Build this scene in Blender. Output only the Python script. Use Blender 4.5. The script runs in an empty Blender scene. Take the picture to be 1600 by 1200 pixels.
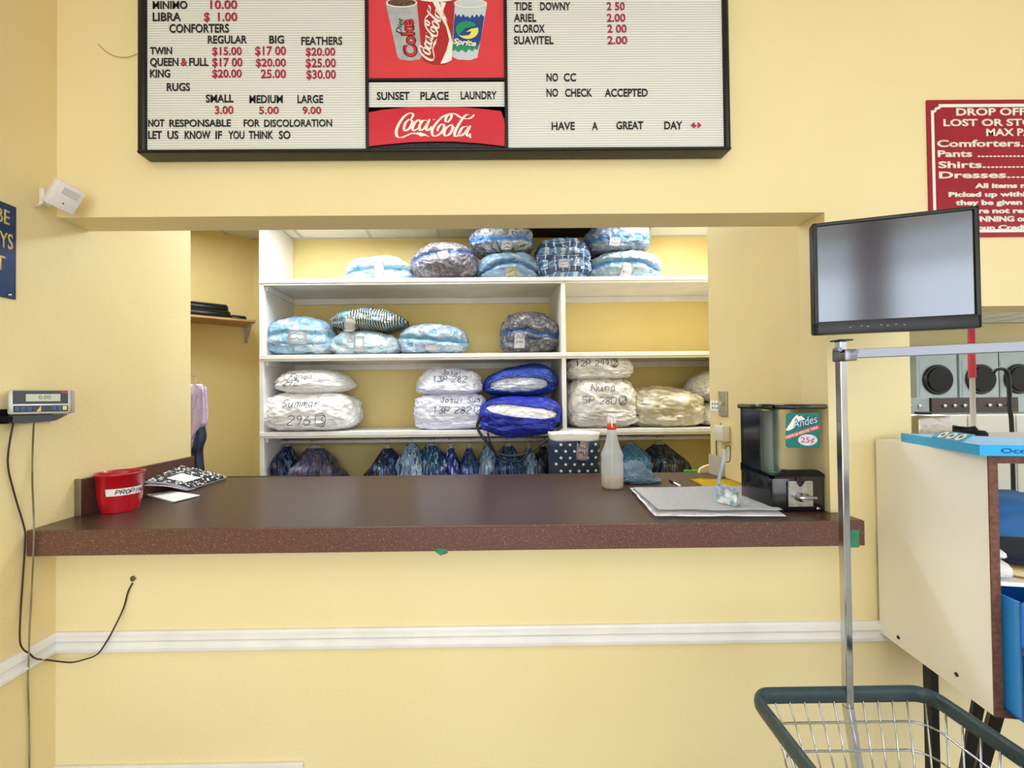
import bpy, bmesh, math, random
from mathutils import Vector, Matrix, noise
from mathutils.bvhtree import BVHTree
random.seed(7)
S = bpy.context.scene
# ---------------------------------------------------------------- camera
F = 670.0
CAM = Vector((0, -1.67, 1.515))
_R = (Matrix.Rotation(math.radians(-0.44), 3, 'Z') @ Matrix.Rotation(math.radians(90.73), 3, 'X')
      @ Matrix.Rotation(math.radians(-0.58), 3, 'Z'))
_c = _R.transposed() @ Vector((0, 1, 0))
SX = (800 + F * _c.x / -_c.z - 750) / 1600      # lens shift that puts the +y vanishing point at (750,620)
SY = (620 - (600 - F * _c.y / -_c.z)) / 1600
cd = bpy.data.cameras.new('camera'); cd.sensor_width = 36; cd.lens = 36 * F / 1600
cd.shift_x, cd.shift_y = SX, SY; cd.clip_start = 0.02
cam = bpy.data.objects.new('camera', cd); S.collection.objects.link(cam)
cam.matrix_world = Matrix.Translation(CAM) @ _R.to_4x4()
S.camera = cam

def ray(px, py):
    x = (px - 800 + SX * 1600) / F; y = -(py - 600 - SY * 1600) / F
    return _R @ Vector((x, y, -1))
def aY(px, py, Y):
    r = ray(px, py); return CAM + r * ((Y - CAM.y) / r.y)
def aZ(px, py, Z):
    r = ray(px, py); return CAM + r * ((Z - CAM.z) / r.z)
def aX(px, py, X):
    r = ray(px, py); return CAM + r * ((X - CAM.x) / r.x)
def aP(px, py, p, n):
    r = ray(px, py); n = Vector(n); return CAM + r * ((Vector(p) - CAM).dot(n) / r.dot(n))

# ---------------------------------------------------------------- world, lights, exposure
w = bpy.data.worlds.new('sky'); S.world = w; w.use_nodes = True
nt = w.node_tree; bgn = nt.nodes['Background']
tc = nt.nodes.new('ShaderNodeTexCoord'); sp = nt.nodes.new('ShaderNodeSeparateXYZ'); rp = nt.nodes.new('ShaderNodeValToRGB')
nt.links.new(tc.outputs['Generated'], sp.inputs[0]); nt.links.new(sp.outputs['Z'], rp.inputs[0]); nt.links.new(rp.outputs[0], bgn.inputs[0])
rp.color_ramp.elements[0].position = 0.0; rp.color_ramp.elements[0].color = (0.62, 0.56, 0.45, 1)
rp.color_ramp.elements[1].position = 0.12; rp.color_ramp.elements[1].color = (0.82, 0.90, 1.0, 1)
bgn.inputs[1].default_value = 2.5
def area(name, loc, rot, sx, sy, power, col):
    l = bpy.data.lights.new(name, 'AREA'); l.shape = 'RECTANGLE'; l.size = sx; l.size_y = sy; l.energy = power; l.color = col
    o = bpy.data.objects.new(name, l); S.collection.objects.link(o); o.location = loc; o.rotation_euler = rot
    return o
DAY = (0.84, 0.92, 1.0); TUBE = (0.90, 0.95, 1.0)
area('storefront_daylight', (0.3, -5.2, 1.75), (math.radians(90), 0, 0), 7.0, 3.2, 175, DAY)
area('passage_fill_light', (-0.1, 0.62, 2.92), (0, 0, 0), 2.2, 0.35, 8, TUBE)  # fill light added above the passage to brighten counter and towel
area('front_tube_light', (-0.2, -2.4, 3.33), (0, 0, 0), 4.6, 1.7, 52, TUBE)
area('back_tube_light', (-0.75, 1.35, 2.90), (0, 0, 0), 1.5, 0.4, 36, TUBE)
area('back_left_fill_light', (-2.0, 1.15, 2.90), (0, 0, 0), 0.9, 0.4, 13, TUBE)  # added fill that lifts the dark slanting wall at back left
area('back_tube_light_right', (1.55, 1.35, 2.90), (0, 0, 0), 0.9, 0.4, 30, TUBE)
area('dryer_room_light', (7.5, 4.0, 2.9), (0, 0, 0), 5.0, 1.2, 150, DAY)
S.view_settings.view_transform = 'Standard'; S.view_settings.look = 'None'
S.view_settings.gamma = 1; S.view_settings.use_curve_mapping = False
S.view_settings.exposure = -0.25

# ---------------------------------------------------------------- helpers
def hexlin(h, dim=1):
    h = tuple(int(h[i:i+2], 16)*dim for i in (0, 2, 4))
    return tuple((c/255/12.92 if c/255 <= .04045 else ((c/255+.055)/1.055)**2.4) for c in h) + (1,)
lin = hexlin
MATS = {}
def mat(name, col, rough=.5, metal=0, spec=.5, col2=None, scale=20, bump=0, bscale=60, coat=0, coatr=.08, crinkle=0, crs=11,
        trans=0, alpha=1, stretch=(1, 1, 1), dim=1, detail=4, contrast=(.35, .65), band=None, emit=0, sub=0, ior=1.45, speck=None):
    if name in MATS: return MATS[name]
    def lin(h, dim=dim): return hexlin(h, dim)
    m = bpy.data.materials.new(name); m.use_nodes = True; MATS[name] = m
    N = m.node_tree.nodes; L = m.node_tree.links; b = N['Principled BSDF']
    b.inputs['Base Color'].default_value = lin(col); b.inputs['Roughness'].default_value = rough
    b.inputs['Metallic'].default_value = metal; b.inputs['Specular IOR Level'].default_value = spec
    b.inputs['Coat Weight'].default_value = coat; b.inputs['Coat Roughness'].default_value = coatr
    b.inputs['Transmission Weight'].default_value = trans; b.inputs['Alpha'].default_value = alpha; b.inputs['IOR'].default_value = ior
    if emit:
        b.inputs['Emission Color'].default_value = lin(col); b.inputs['Emission Strength'].default_value = emit
    tcn = N.new('ShaderNodeTexCoord'); mp = N.new('ShaderNodeMapping'); L.new(tcn.outputs['Object'], mp.inputs[0])
    mp.inputs['Scale'].default_value = stretch
    csock = None
    if col2:
        nz = N.new('ShaderNodeTexNoise'); nz.inputs['Scale'].default_value = scale; nz.inputs['Detail'].default_value = detail
        L.new(mp.outputs[0], nz.inputs['Vector'])
        cr = N.new('ShaderNodeValToRGB'); L.new(nz.outputs[0], cr.inputs[0])
        cr.color_ramp.elements[0].position = contrast[0]; cr.color_ramp.elements[1].position = contrast[1]
        cs = [col] + (list(col2) if isinstance(col2, (list, tuple)) and isinstance(col2[0], str) else [col2])
        cr.color_ramp.elements[0].color = lin(cs[0]); cr.color_ramp.elements[1].color = lin(cs[-1])
        for i in range(1, len(cs) - 1):
            e = cr.color_ramp.elements.new(contrast[0] + (contrast[1] - contrast[0]) * i / (len(cs) - 1)); e.color = lin(cs[i])
        csock = cr.outputs[0]
    if speck:
        vz = N.new('ShaderNodeTexNoise'); vz.inputs['Scale'].default_value = speck[1]; vz.inputs['Detail'].default_value = 2
        L.new(mp.outputs[0], vz.inputs['Vector'])
        c3 = N.new('ShaderNodeValToRGB'); c3.color_ramp.elements[0].position = speck[2]; c3.color_ramp.elements[1].position = speck[2] + .06
        c3.color_ramp.elements[0].color = (0, 0, 0, 1); c3.color_ramp.elements[1].color = (1, 1, 1, 1); L.new(vz.outputs[0], c3.inputs[0])
        mx = N.new('ShaderNodeMix'); mx.data_type = 'RGBA'; L.new(c3.outputs[0], mx.inputs[0])
        if csock: L.new(csock, mx.inputs[6])
        else: mx.inputs[6].default_value = lin(col)
        mx.inputs[7].default_value = lin(speck[0]); csock = mx.outputs[2]
    if band:
        at = N.new('ShaderNodeAttribute'); at.attribute_name = 'band'
        mx = N.new('ShaderNodeMix'); mx.data_type = 'RGBA'; L.new(at.outputs['Fac'], mx.inputs[0])
        if csock: L.new(csock, mx.inputs[6])
        else: mx.inputs[6].default_value = lin(col)
        mx.inputs[7].default_value = lin(band); csock = mx.outputs[2]
    if csock: L.new(csock, b.inputs['Base Color'])
    if bump:
        nb = N.new('ShaderNodeTexNoise'); nb.inputs['Scale'].default_value = bscale; nb.inputs['Detail'].default_value = 5
        L.new(mp.outputs[0], nb.inputs['Vector'])
        bp = N.new('ShaderNodeBump'); bp.inputs['Strength'].default_value = min(bump, 1); bp.inputs['Distance'].default_value = .01 * max(1, bump)
        L.new(nb.outputs[0], bp.inputs['Height']); L.new(bp.outputs[0], b.inputs['Normal'])
    if crinkle:
        nb = N.new('ShaderNodeTexNoise'); nb.inputs['Scale'].default_value = crs; nb.inputs['Detail'].default_value = 6
        nb.inputs['Distortion'].default_value = 1.4; nb.noise_type = 'RIDGED_MULTIFRACTAL'
        L.new(mp.outputs[0], nb.inputs['Vector'])
        bp = N.new('ShaderNodeBump'); bp.inputs['Strength'].default_value = 1; bp.inputs['Distance'].default_value = .07 * crinkle
        L.new(nb.outputs[0], bp.inputs['Height']); L.new(bp.outputs[0], b.inputs['Coat Normal'])
        if not bump: 
            b2 = N.new('ShaderNodeBump'); b2.inputs['Strength'].default_value = .8; b2.inputs['Distance'].default_value = .028 * crinkle
            L.new(nb.outputs[0], b2.inputs['Height']); L.new(b2.outputs[0], b.inputs['Normal'])
    return m

ORG = {}
def link(o): S.collection.objects.link(o); return o
def obj(name, bm, m, parent=None, smooth=False, mods=None, keep=False):
    me = bpy.data.meshes.new(name)
    org = None
    if parent is not None: org = ORG[parent.name]
    else:
        vs = [v.co for v in bm.verts]
        lo = Vector([min(v[i] for v in vs) for i in range(3)]); hi = Vector([max(v[i] for v in vs) for i in range(3)])
        org = Vector(((lo.x+hi.x)/2, (lo.y+hi.y)/2, lo.z))
    bmesh.ops.transform(bm, matrix=Matrix.Translation(-org), verts=bm.verts)
    bm.to_mesh(me); bm.free()
    for mm in (m if isinstance(m, (list, tuple)) else [m]): me.materials.append(mm)
    if smooth:
        for p in me.polygons: p.use_smooth = True
    o = link(bpy.data.objects.new(name, me))
    if parent is not None: o.parent = parent
    else: o.location = org
    ORG[o.name] = org
    if smooth == 'auto':
        try: me.set_sharp_from_angle(angle=math.radians(35))
        except Exception: pass
    return o
def thing(name, label, cat, loc, group=None):
    o = link(bpy.data.objects.new(name, None)); o.empty_display_size = .05
    o.location = loc; ORG[o.name] = Vector(loc); o['label'] = label; o['category'] = cat
    if group: o['group'] = group
    return o
def tag(o, label, cat, group=None):
    o['label'] = label; o['category'] = cat
    if group: o['group'] = group
    return o
def struct(name, bm, m, parent=None, smooth=False):
    o = obj(name, bm, m, parent, smooth)
    if parent is None: o['kind'] = 'structure'
    return o
def B(): return bmesh.new()
def box(bm, lo, hi, bev=0, rot=None, seg=2, mi=0):
    lo = Vector(lo); hi = Vector(hi); c = (lo+hi)/2; s = hi-lo
    M = Matrix.Diagonal((s.x, s.y, s.z, 1))
    T = Matrix.Translation(c) @ (rot.to_4x4() if rot else Matrix.Identity(4)) @ M
    r = bmesh.ops.create_cube(bm, size=1, matrix=T)
    vs = r['verts']; es = list({e for v in vs for e in v.link_edges})
    fs = list({f for v in vs for f in v.link_faces})
    for f in fs: f.material_index = mi
    if bev: bmesh.ops.bevel(bm, geom=es, offset=bev, segments=seg, affect='EDGES', profile=.5, clamp_overlap=True)
    return bm
def pbox(o, u, v, n, lo, hi, bm, bev=0):
    """box in a local frame: origin o, axes u,v,n"""
    M = Matrix((Vector(u), Vector(v), Vector(n))).transposed().to_4x4(); M.translation = Vector(o)
    t = bmesh.new(); box(t, lo, hi, bev); bmesh.ops.transform(t, matrix=M, verts=t.verts)
    me = bpy.data.meshes.new('t'); t.to_mesh(me); t.free(); bm.from_mesh(me); bpy.data.meshes.remove(me)
    return bm
def tube(bm, pts, r, n=8, caps=True, squash=None):
    pts = [Vector(p) for p in pts]; rings = []; up0 = None
    for i, p in enumerate(pts):
        t = (pts[min(i+1, len(pts)-1)] - pts[max(i-1, 0)]).normalized()
        if up0 is None:
            a = Vector((0, 0, 1)) if abs(t.z) < .9 else Vector((0, 1, 0))
            up0 = (a - t*a.dot(t)).normalized()
        else: up0 = (up0 - t*up0.dot(t)).normalized()
        s = t.cross(up0); rr = r[i] if isinstance(r, (list, tuple)) else r
        q = squash or (1, 1)
        rings.append([bm.verts.new(p + (up0*math.cos(k*2*math.pi/n)*q[0] + s*math.sin(k*2*math.pi/n)*q[1])*rr) for k in range(n)])
    for a, b in zip(rings, rings[1:]):
        for k in range(n): bm.faces.new((a[k], a[(k+1) % n], b[(k+1) % n], b[k]))
    if caps: bm.faces.new(rings[0][::-1]); bm.faces.new(rings[-1])
    return bm
def smoothpts(P, k=6, closed=False):
    P = [Vector(p) for p in P]; out = []; n = len(P)
    rng = range(n if closed else n-1)
    for i in rng:
        g = (lambda j: P[j % n]) if closed else (lambda j: P[max(0, min(n-1, j))])
        a, b, c, d = g(i-1), g(i), g(i+1), g(i+2)
        for s in range(k):
            t = s/k
            out.append(.5*((2*b)+(c-a)*t+(2*a-5*b+4*c-d)*t*t+(3*b-a-3*c+d)*t**3))
    if not closed: out.append(P[-1])
    return out
def lathe(bm, prof, c, n=32, caps=True, tilt=None):
    c = Vector(c); rings = []
    for r, z in prof:
        rings.append([bm.verts.new(c + Vector((r*math.cos(2*math.pi*k/n), r*math.sin(2*math.pi*k/n), z))) for k in range(n)])
    for a, b in zip(rings, rings[1:]):
        for k in range(n): bm.faces.new((a[k], a[(k+1) % n], b[(k+1) % n], b[k]))
    if caps:
        if prof[0][0] > 1e-5: bm.faces.new(rings[0][::-1])
        if prof[-1][0] > 1e-5: bm.faces.new(rings[-1])
    bmesh.ops.remove_doubles(bm, verts=bm.verts, dist=1e-6)
    return bm
def prism(bm, pts, d):
    """closed polygon pts (3-D, planar) extruded by vector d"""
    d = Vector(d); a = [bm.verts.new(Vector(p)) for p in pts]; b = [bm.verts.new(Vector(p)+d) for p in pts]
    n = len(pts)
    bm.faces.new(a); bm.faces.new(b[::-1])
    for i in range(n): bm.faces.new((a[i], b[i], b[(i+1) % n], a[(i+1) % n]))
    bmesh.ops.recalc_face_normals(bm, faces=bm.faces)
    return bm
_tc = {}
def text_bm(s, bold=0, shear=0, spacing=1):
    """flat text mesh (x right, y up), returns bmesh with cap height 1"""
    k = (s, bold, shear, spacing)
    cu = bpy.data.curves.new('t', 'FONT'); cu.body = s; cu.size = 1; cu.offset = bold; cu.shear = shear; cu.space_character = spacing
    cu.resolution_u = 3
    o = bpy.data.objects.new('t', cu); link(o)
    me = bpy.data.meshes.new_from_object(o)
    bm = bmesh.new(); bm.from_mesh(me)
    bpy.data.objects.remove(o); bpy.data.curves.remove(cu); bpy.data.meshes.remove(me)
    bmesh.ops.scale(bm, vec=(1/.70, 1/.70, 1), verts=bm.verts)
    return bm
def place_text(bm, s, o, u, v, n, width=None, cap=.02, bold=0, shear=0, th=.0012, center=False, spacing=1):
    """text s: baseline-left at o, along u, up v, raised along n; fitted to width"""
    t = text_bm(s, bold, shear, spacing)
    if not t.verts: t.free(); return bm
    xs = [q.co.x for q in t.verts]; x0, x1 = min(xs), max(xs)
    sx = (width/(x1-x0)) if width else cap
    u, v, n = Vector(u), Vector(v), Vector(n)
    if center: o = Vector(o) - u*((x1-x0)*sx/2)
    fs = list(t.faces)
    ex = bmesh.ops.extrude_face_region(t, geom=fs)
    ev = [g for g in ex['geom'] if isinstance(g, bmesh.types.BMVert)]
    bmesh.ops.translate(t, vec=(0, 0, th), verts=ev)
    for q in t.verts:
        c = q.co; q.co = Vector(o) + u*((c.x-x0)*sx) + v*(c.y*cap) + n*c.z
    me = bpy.data.meshes.new('t'); t.to_mesh(me); t.free(); bm.from_mesh(me); bpy.data.meshes.remove(me)
    return bm
def px_text(bm, s, x0, yb, x1, yt, Y, **kw):
    """text on a plane facing the room (y = Y): baseline-left pixel, right end pixel, cap top pixel"""
    a = aY(x0, yb, Y); b = aY(x1, yb, Y); c = aY(x0, yt, Y)
    u = Vector((1, 0, 0))
    a.z = (a.z*.5 + b.z*.5)
    return place_text(bm, s, a, u, (0, 0, 1), (0, -1, 0), width=b.x-a.x, cap=abs(c.z-aY(x0, yb, Y).z), **kw)
# hand-drawn strokes ------------------------------------------------
GL = {'0': '0,1 0,5 1,6 3,6 4,5 4,1 3,0 1,0 0,1', '1': '1,5 2,6 2,0', '2': '0,5 1,6 3,6 4,5 4,4 0,0 4,0', '3': '0,6 4,6 2,3.6 4,2.6 4,1 2,0 0,.6',
 '4': '3,0 3,6 0,2 4,2', '5': '4,6 0,6 0,3.4 3,3.6 4,2 3,0 0,.3', '6': '3,6 1,4 0,2 1,0 3,0 4,1.6 3,3 .4,2.6', '7': '0,6 4,6 1,0', '8': '2,3 .4,4.4 2,6 3.6,4.4 2,3 0,1.4 2,0 4,1.4 2,3',
 '9': '3.6,4 2,3 .4,4.4 2,6 3.6,5 3.4,2 2,0', 'A': '0,0 2,6 4,0|.8,2 3.2,2', 'B': '0,0 0,6 3,5.4 3,3.6 0,3 4,2.2 3.6,.3 0,0', 'C': '4,5 2,6 0,4 0,2 2,0 4,1', 'D': '0,0 0,6 3,5 4,3 3,1 0,0',
 'E': '4,6 0,6 0,0 4,0|0,3 3,3', 'F': '4,6 0,6 0,0|0,3 3,3', 'G': '4,5 2,6 0,3 2,0 4,1 4,3 2.4,3', 'I': '2,0 2,6', 'J': '1,6 4,6|3,6 3,1 1.6,0 0,1.4', 'K': '0,0 0,6|4,6 0,3 4,0', 'L': '0,6 0,0 4,0',
 'M': '0,0 0,6 2,2 4,6 4,0', 'N': '0,0 0,6 4,0 4,6', 'O': '2,6 0,4 0,2 2,0 4,2 4,4 2,6', 'P': '0,0 0,6 3,6 4,4.6 3,3 0,3', 'R': '0,0 0,6 3,6 4,4.6 3,3 0,3|1.6,3 4,0', 'S': '4,5.4 2,6 .4,5 1,3.6 3.4,2.4 3.6,.8 2,0 0,.6',
 'T': '0,6 4,6|2,6 2,0', 'U': '0,6 0,1 2,0 4,1 4,6', 'V': '0,6 2,0 4,6', 'W': '0,6 1,0 2,4 3,0 4,6', 'Y': '0,6 2,3 4,6|2,3 2,0',
 'u': '0,4 .2,.6 1.6,0 3,1 3.2,4|3.2,4 3.2,.6 4,0', 'n': '0,4 0,0|0,2.6 1.6,4 3,3.2 3,0', 'm': '0,4 0,0|0,3 1,4 2,3 2,0|2,3 3,4 4,3 4,0', 'o': '2,4 0,2.6 .6,.3 2.6,0 3.6,2 2,4', 'a': '3,3.6 1,4 0,2 1,0 3,1|3,4 3,.6 4,0',
 'r': '0,4 0,0|0,2.4 1.4,4 3,3.6', 's': '3,3.6 1.4,4 .6,3 2.8,1.6 2,0 0,.4', 'i': '1.5,4 1.5,0|1.5,5.6 1.6,5.4', 't': '1.6,6 1.6,.6 3,0|.2,4 3,4', 'e': '.4,2 3.4,2.2 2.6,4 .6,3.4 0,1.4 1.6,0 3.4,.8',
 'y': '0,4 1.6,1|3.4,4 .8,-2', 'b': '0,6 0,0|0,3 2,4 3.4,2 2,0 0,.6', 'h': '0,6 0,0|0,2.6 2,4 3,3 3,0', 'p': '0,4 0,-2|0,3.4 2,4 3.4,2 2,0 0,.6'}
def glyph_paths(s, x, y, h, slant=.15, gap=1.6, jit=.25):
    out = []; k = h/6; cx = x
    for ch in s:
        if ch == ' ': cx += 3.5*k; continue
        if ch == '(':        # ring drawn round the next sign
            out.append([(cx+2*k+3.6*k*math.cos(a*.45), y+3*k+4.6*k*math.sin(a*.45)) for a in range(16)]); continue
        g = GL.get(ch, '0,0 4,6')
        for st in g.split('|'):
            ps = []
            for t in st.split():
                a, b = map(float, t.split(',')); a += random.uniform(-jit, jit); b += random.uniform(-jit, jit)
                ps.append((cx+(a+slant*b)*k, y+b*k))
            out.append(ps)
        cx += (4+gap)*k
    return out, cx
def ribbon2(P, wfun):
    """2-D centre line -> list of quads (4 x (x,y))"""
    P = [Vector((p[0], p[1], 0)) for p in P]; L = []; R = []
    for i, p in enumerate(P):
        t = P[min(i+1, len(P)-1)] - P[max(i-1, 0)]
        if t.length < 1e-9: t = Vector((1, 0, 0))
        t.normalize(); nn = Vector((-t.y, t.x, 0)); ww = wfun(t, i/(max(1, len(P)-1)))/2
        L.append(p+nn*ww); R.append(p-nn*ww)
    return [(L[i], R[i], R[i+1], L[i+1]) for i in range(len(P)-1)]
def strokes(bm, paths, wid, mapf, sm=4):
    """paths in 2-D, mapped to 3-D points by mapf(x, y)"""
    for ps in paths:
        P = smoothpts([(a, b, 0) for a, b in ps], sm) if len(ps) > 2 else [Vector((a, b, 0)) for a, b in ps]
        wf = wid if callable(wid) else (lambda t, f: wid)
        for q in ribbon2(P, wf):
            pts = [mapf(c.x, c.y) for c in q]
            if any(p is None for p in pts): continue
            try: bm.faces.new([bm.verts.new(p) for p in pts])
            except ValueError: pass
    return bm
# ---------------------------------------------------------------- setting
XL, XR, TH = -1.6376, 1.364, .139
ZC, ZO, ZB = 1.05, 2.228, 2.95          # counter top, opening head, back ceiling
YSF, YSB = 1.63, 2.17                   # shelf front, back wall
PAINT = mat('yellow_paint', 'F3E2B0', .55, col2='F0DEA8', scale=1.2, bump=.12, bscale=90)
PAINT2 = mat('yellow_paint_left', 'EFDDA6', .55, col2='EBD69C', scale=1.5, bump=.12, bscale=90)
PAINTB = mat('yellow_paint_back', 'EFDA98', .6, col2='EBD48E', scale=2, bump=.15, bscale=60)
WHITE = mat('white_gloss_paint', 'F2F0EC', .35, col2='E8E6E2', scale=6, bump=.1, bscale=40)
TILE = mat('ceiling_tile', 'F0EEE6', .9, col2='DEDCD2', scale=120, bump=.2, bscale=200)
FLOORM = mat('floor_tile', 'B9AE9C', .35, col2='A89C8A', scale=3)
DARK = mat('black_plastic', '141416', .35)
CHROME = mat('chrome', 'C9CCD0', .12, metal=1, col2='A9ACB2', scale=3)

bm = B()
box(bm, (XL, 0, ZO), (7.0, TH, 3.4)); box(bm, (XR, 0, 0), (1.69, TH, ZO)); box(bm, (XL, 0, 0), (XR, TH, ZC-.093))
box(bm, (1.69, 0, 0), (7.0, TH, .62)); box(bm, (1.69, 0.0, 1.852), (7.0, TH, ZO))
struct('wall_front', bm, PAINT)
bm = B(); box(bm, (XL-.14, -6, 0), (XL, .77, 3.4)); struct('wall_left', bm, PAINT2)
bm = B(); box(bm, (XR, TH, 0), (XR+.14, .865, ZB)); struct('wall_right', bm, PAINT2)
bm = B(); box(bm, (-3.6, YSB, 0), (2.4, YSB+.1, ZB)); struct('wall_back', bm, PAINTB)
bm = B()   # slanting wall at the back left
a = Vector((-1.95, 2.22, 0)); dv = Vector((-.79, -.61, 0)); nv = Vector((-.61, .79, 0))
prism(bm, [a, a+dv*2.2, a+dv*2.2+nv*.1, a+nv*.1], (0, 0, ZB)); struct('wall_back_left', bm, PAINTB)
bm = B(); box(bm, (XR+.14, .765, 0), (2.45, .865, ZB)); box(bm, (2.35, .865, 0), (2.45, YSB+.1, ZB)); struct('wall_back_right', bm, PAINTB)
bm = B(); box(bm, (-3.8, .05, 0), (XL-.14, .15, ZB)); box(bm, (-3.8, .15, 0), (-3.7, YSB+.1, ZB)); struct('wall_back_side', bm, PAINTB)
bm = B(); box(bm, (-4, -6, -.05), (13, 9, 0)); struct('floor', bm, FLOORM)
bm = B(); box(bm, (-1.8, -6, 3.4), (7, .0, 3.45)); struct('ceiling', bm, TILE)
bm = B(); box(bm, (-3.8, TH, ZB), (2.45, YSB+.1, ZB+.05)); box(bm, (2.45, TH, ZB), (13, 9, ZB+.05)); struct('ceiling_back', bm, TILE)
bm = B()   # ceiling grid bars
for x in [-3.4+.61*i for i in range(27)]:
    box(bm, (x-.012, TH+.01, ZB-.006), (x+.012, 8.9 if x > 2.6 else YSB-.005, ZB))
for y in (.95, 1.56, 2.162):
    box(bm, (-3.6, y-.01, ZB-.007), (2.3, y+.01, ZB-.0005))
for y in [1+.61*i for i in range(12)]:
    box(bm, (2.46, y-.012, ZB-.007), (13, y+.012, ZB-.0005))
struct('trim_1', bm, mat('grid_bar', 'C9C7C0', .5))
bm = B(); box(bm, (.38, YSB-.42, ZB-.012), (1.0, YSB-.01, ZB-.0075)); v = obj('ceiling_vent', bm, mat('dark_vent', '30241C', .8))
tag(v, 'dark brown panel in the white ceiling above the plaid comforter', 'vent')
# chair rail, baseboard: profile run along x, and along the left wall
def rail(name, prof, x0, x1, x_wall_end):
    bm = B()
    def run(f, p0, p1):
        A = [bm.verts.new(f(o_, z, p0)) for o_, z in prof]; C = [bm.verts.new(f(o_, z, p1)) for o_, z in prof]
        for i in range(len(prof)-1): bm.faces.new((A[i], A[i+1], C[i+1], C[i]))
        bm.faces.new(A); bm.faces.new(C[::-1])
    run(lambda o_, z, p: Vector((p if p != x0 else XL+o_, -o_, z)), x0, x1)
    struct(name + '_1', bm, WHITE, smooth=False)
    bm = B()
    run(lambda o_, z, p: Vector((XL+o_, (-o_ if p == 0 else p), z)), 0, -5.9)
    struct(name + '_2', bm, WHITE)
z1 = aY(750, 977, 0).z; z0 = aY(750, 1009, 0).z; h = z1-z0
prof = [(0, z1), (.010, z1), (.014, z1-.12*h), (.022, z1-.2*h), (.024, z1-.34*h), (.013, z1-.5*h), (.013, z1-.62*h), (.024, z1-.74*h), (.022, z1-.88*h), (.012, z0+.05*h), (.010, z0), (0, z0)]
rail('trim_2', prof, XL, 1.70, 0)
zb = aY(280, 1192, 0).z
bm = B(); box(bm, (XL, -.014, 0), (aY(475, 1192, 0).x, 0, zb), .003); struct('baseboard_front', bm, WHITE)
bm = B(); box(bm, (XL, -5.9, 0), (XL+.014, -.014, zb), .003); struct('baseboard_left', bm, WHITE)
# column and window mullions on the street side, behind the viewer
bm = B(); box(bm, (1.62, -4.9, 0), (1.92, -4.6, 3.4), .01); struct('trim_3', bm, mat('maroon_paint', '7A2438', .5))
bm = B()
for x in (-1.6, .2, 3.8, 5.6): box(bm, (x-.03, -5.6, 0), (x+.03, -5.5, 3.3))
box(bm, (-1.64, -5.6, 0), (7, -5.5, .35)); box(bm, (-1.64, -5.6, 3.0), (7, -5.5, 3.4))
struct('window_1', bm, mat('aluminium', '9A9CA0', .3, metal=1))

# ---------------------------------------------------------------- countertop
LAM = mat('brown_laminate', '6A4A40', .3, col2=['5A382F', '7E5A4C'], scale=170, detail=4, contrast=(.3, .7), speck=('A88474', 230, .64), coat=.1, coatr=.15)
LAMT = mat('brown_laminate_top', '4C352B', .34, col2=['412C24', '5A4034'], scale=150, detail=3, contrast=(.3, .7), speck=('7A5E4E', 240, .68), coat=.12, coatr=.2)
YF = -.11
ct = thing('countertop', 'long brown speckled laminate counter filling the pass-through opening', 'countertop', (-.1, -.05, ZC-.093))
XC = 1.40
bm = B()
zt = ZC-.004
prism(bm, [(XL+.001, YF+.004, ZC-.03), (XC-.004, YF+.004, ZC-.03), (XC-.004, -.001, ZC-.03), (XR-.001, -.001, ZC-.03), (XR-.001, .90, ZC-.03), (XL+.001, .90, ZC-.03)], (0, 0, .03))
obj('worktop', bm, LAMT, ct)
bm = B(); box(bm, (XL+.002, YF, ZC-.093), (XC, YF+.02, ZC-.001), .004); box(bm, (XC-.02, YF+.018, ZC-.093), (XC, -.001, ZC-.001), .003)
box(bm, (XL+.003, YF+.02, ZC-.09), (XC-.02, -.002, ZC-.031))
obj('front_edge', bm, LAM, ct)
bm = B(); ys0 = .085
box(bm, (XL+.0005, ys0, ZC), (XL+.02, .77, ZC+.147), .003); obj('backsplash', bm, LAM, ct)
bm = B(); box(bm, (XL+.0005, ys0-.012, ZC), (XL+.026, ys0-.0005, ZC+.15), .002)
for z in (.03, .115): lathe(bm, [(0, .002), (.006, .002), (.006, 0)], (XL+.03, ys0-.016, ZC+z), 10)
obj('metal_end_strip', bm, mat('worn_brass', '8E8672', .35, metal=.8), ct)
# chipped laminate, green underneath
def chip(pts, Y):
    bm = B(); ps = [aY(x, y, Y) for x, y in pts]; prism(bm, ps, (0, -.0015, 0))
    o = obj('chipped_patch', bm, mat('green_patch', '3F8A68', .6, col2='2F7355', scale=40), ct); o['label'] = 'green patch where laminate has chipped off'
chip([(1324, 833), (1331, 829), (1342, 827), (1342, 855), (1324, 856)], YF-.0002)
chip([(678, 860), (684, 856), (698, 858), (700, 864), (688, 868)], YF-.0002)
bm = B(); box(bm, (-2.6, .905, ZC-.06), (-1.1, .935, ZC+.002), .004)
o = obj('ledge', bm, mat('dark_wood', '2A1C18', .5)); tag(o, 'thin dark ledge running behind the left end of the brown counter', 'ledge')

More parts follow.
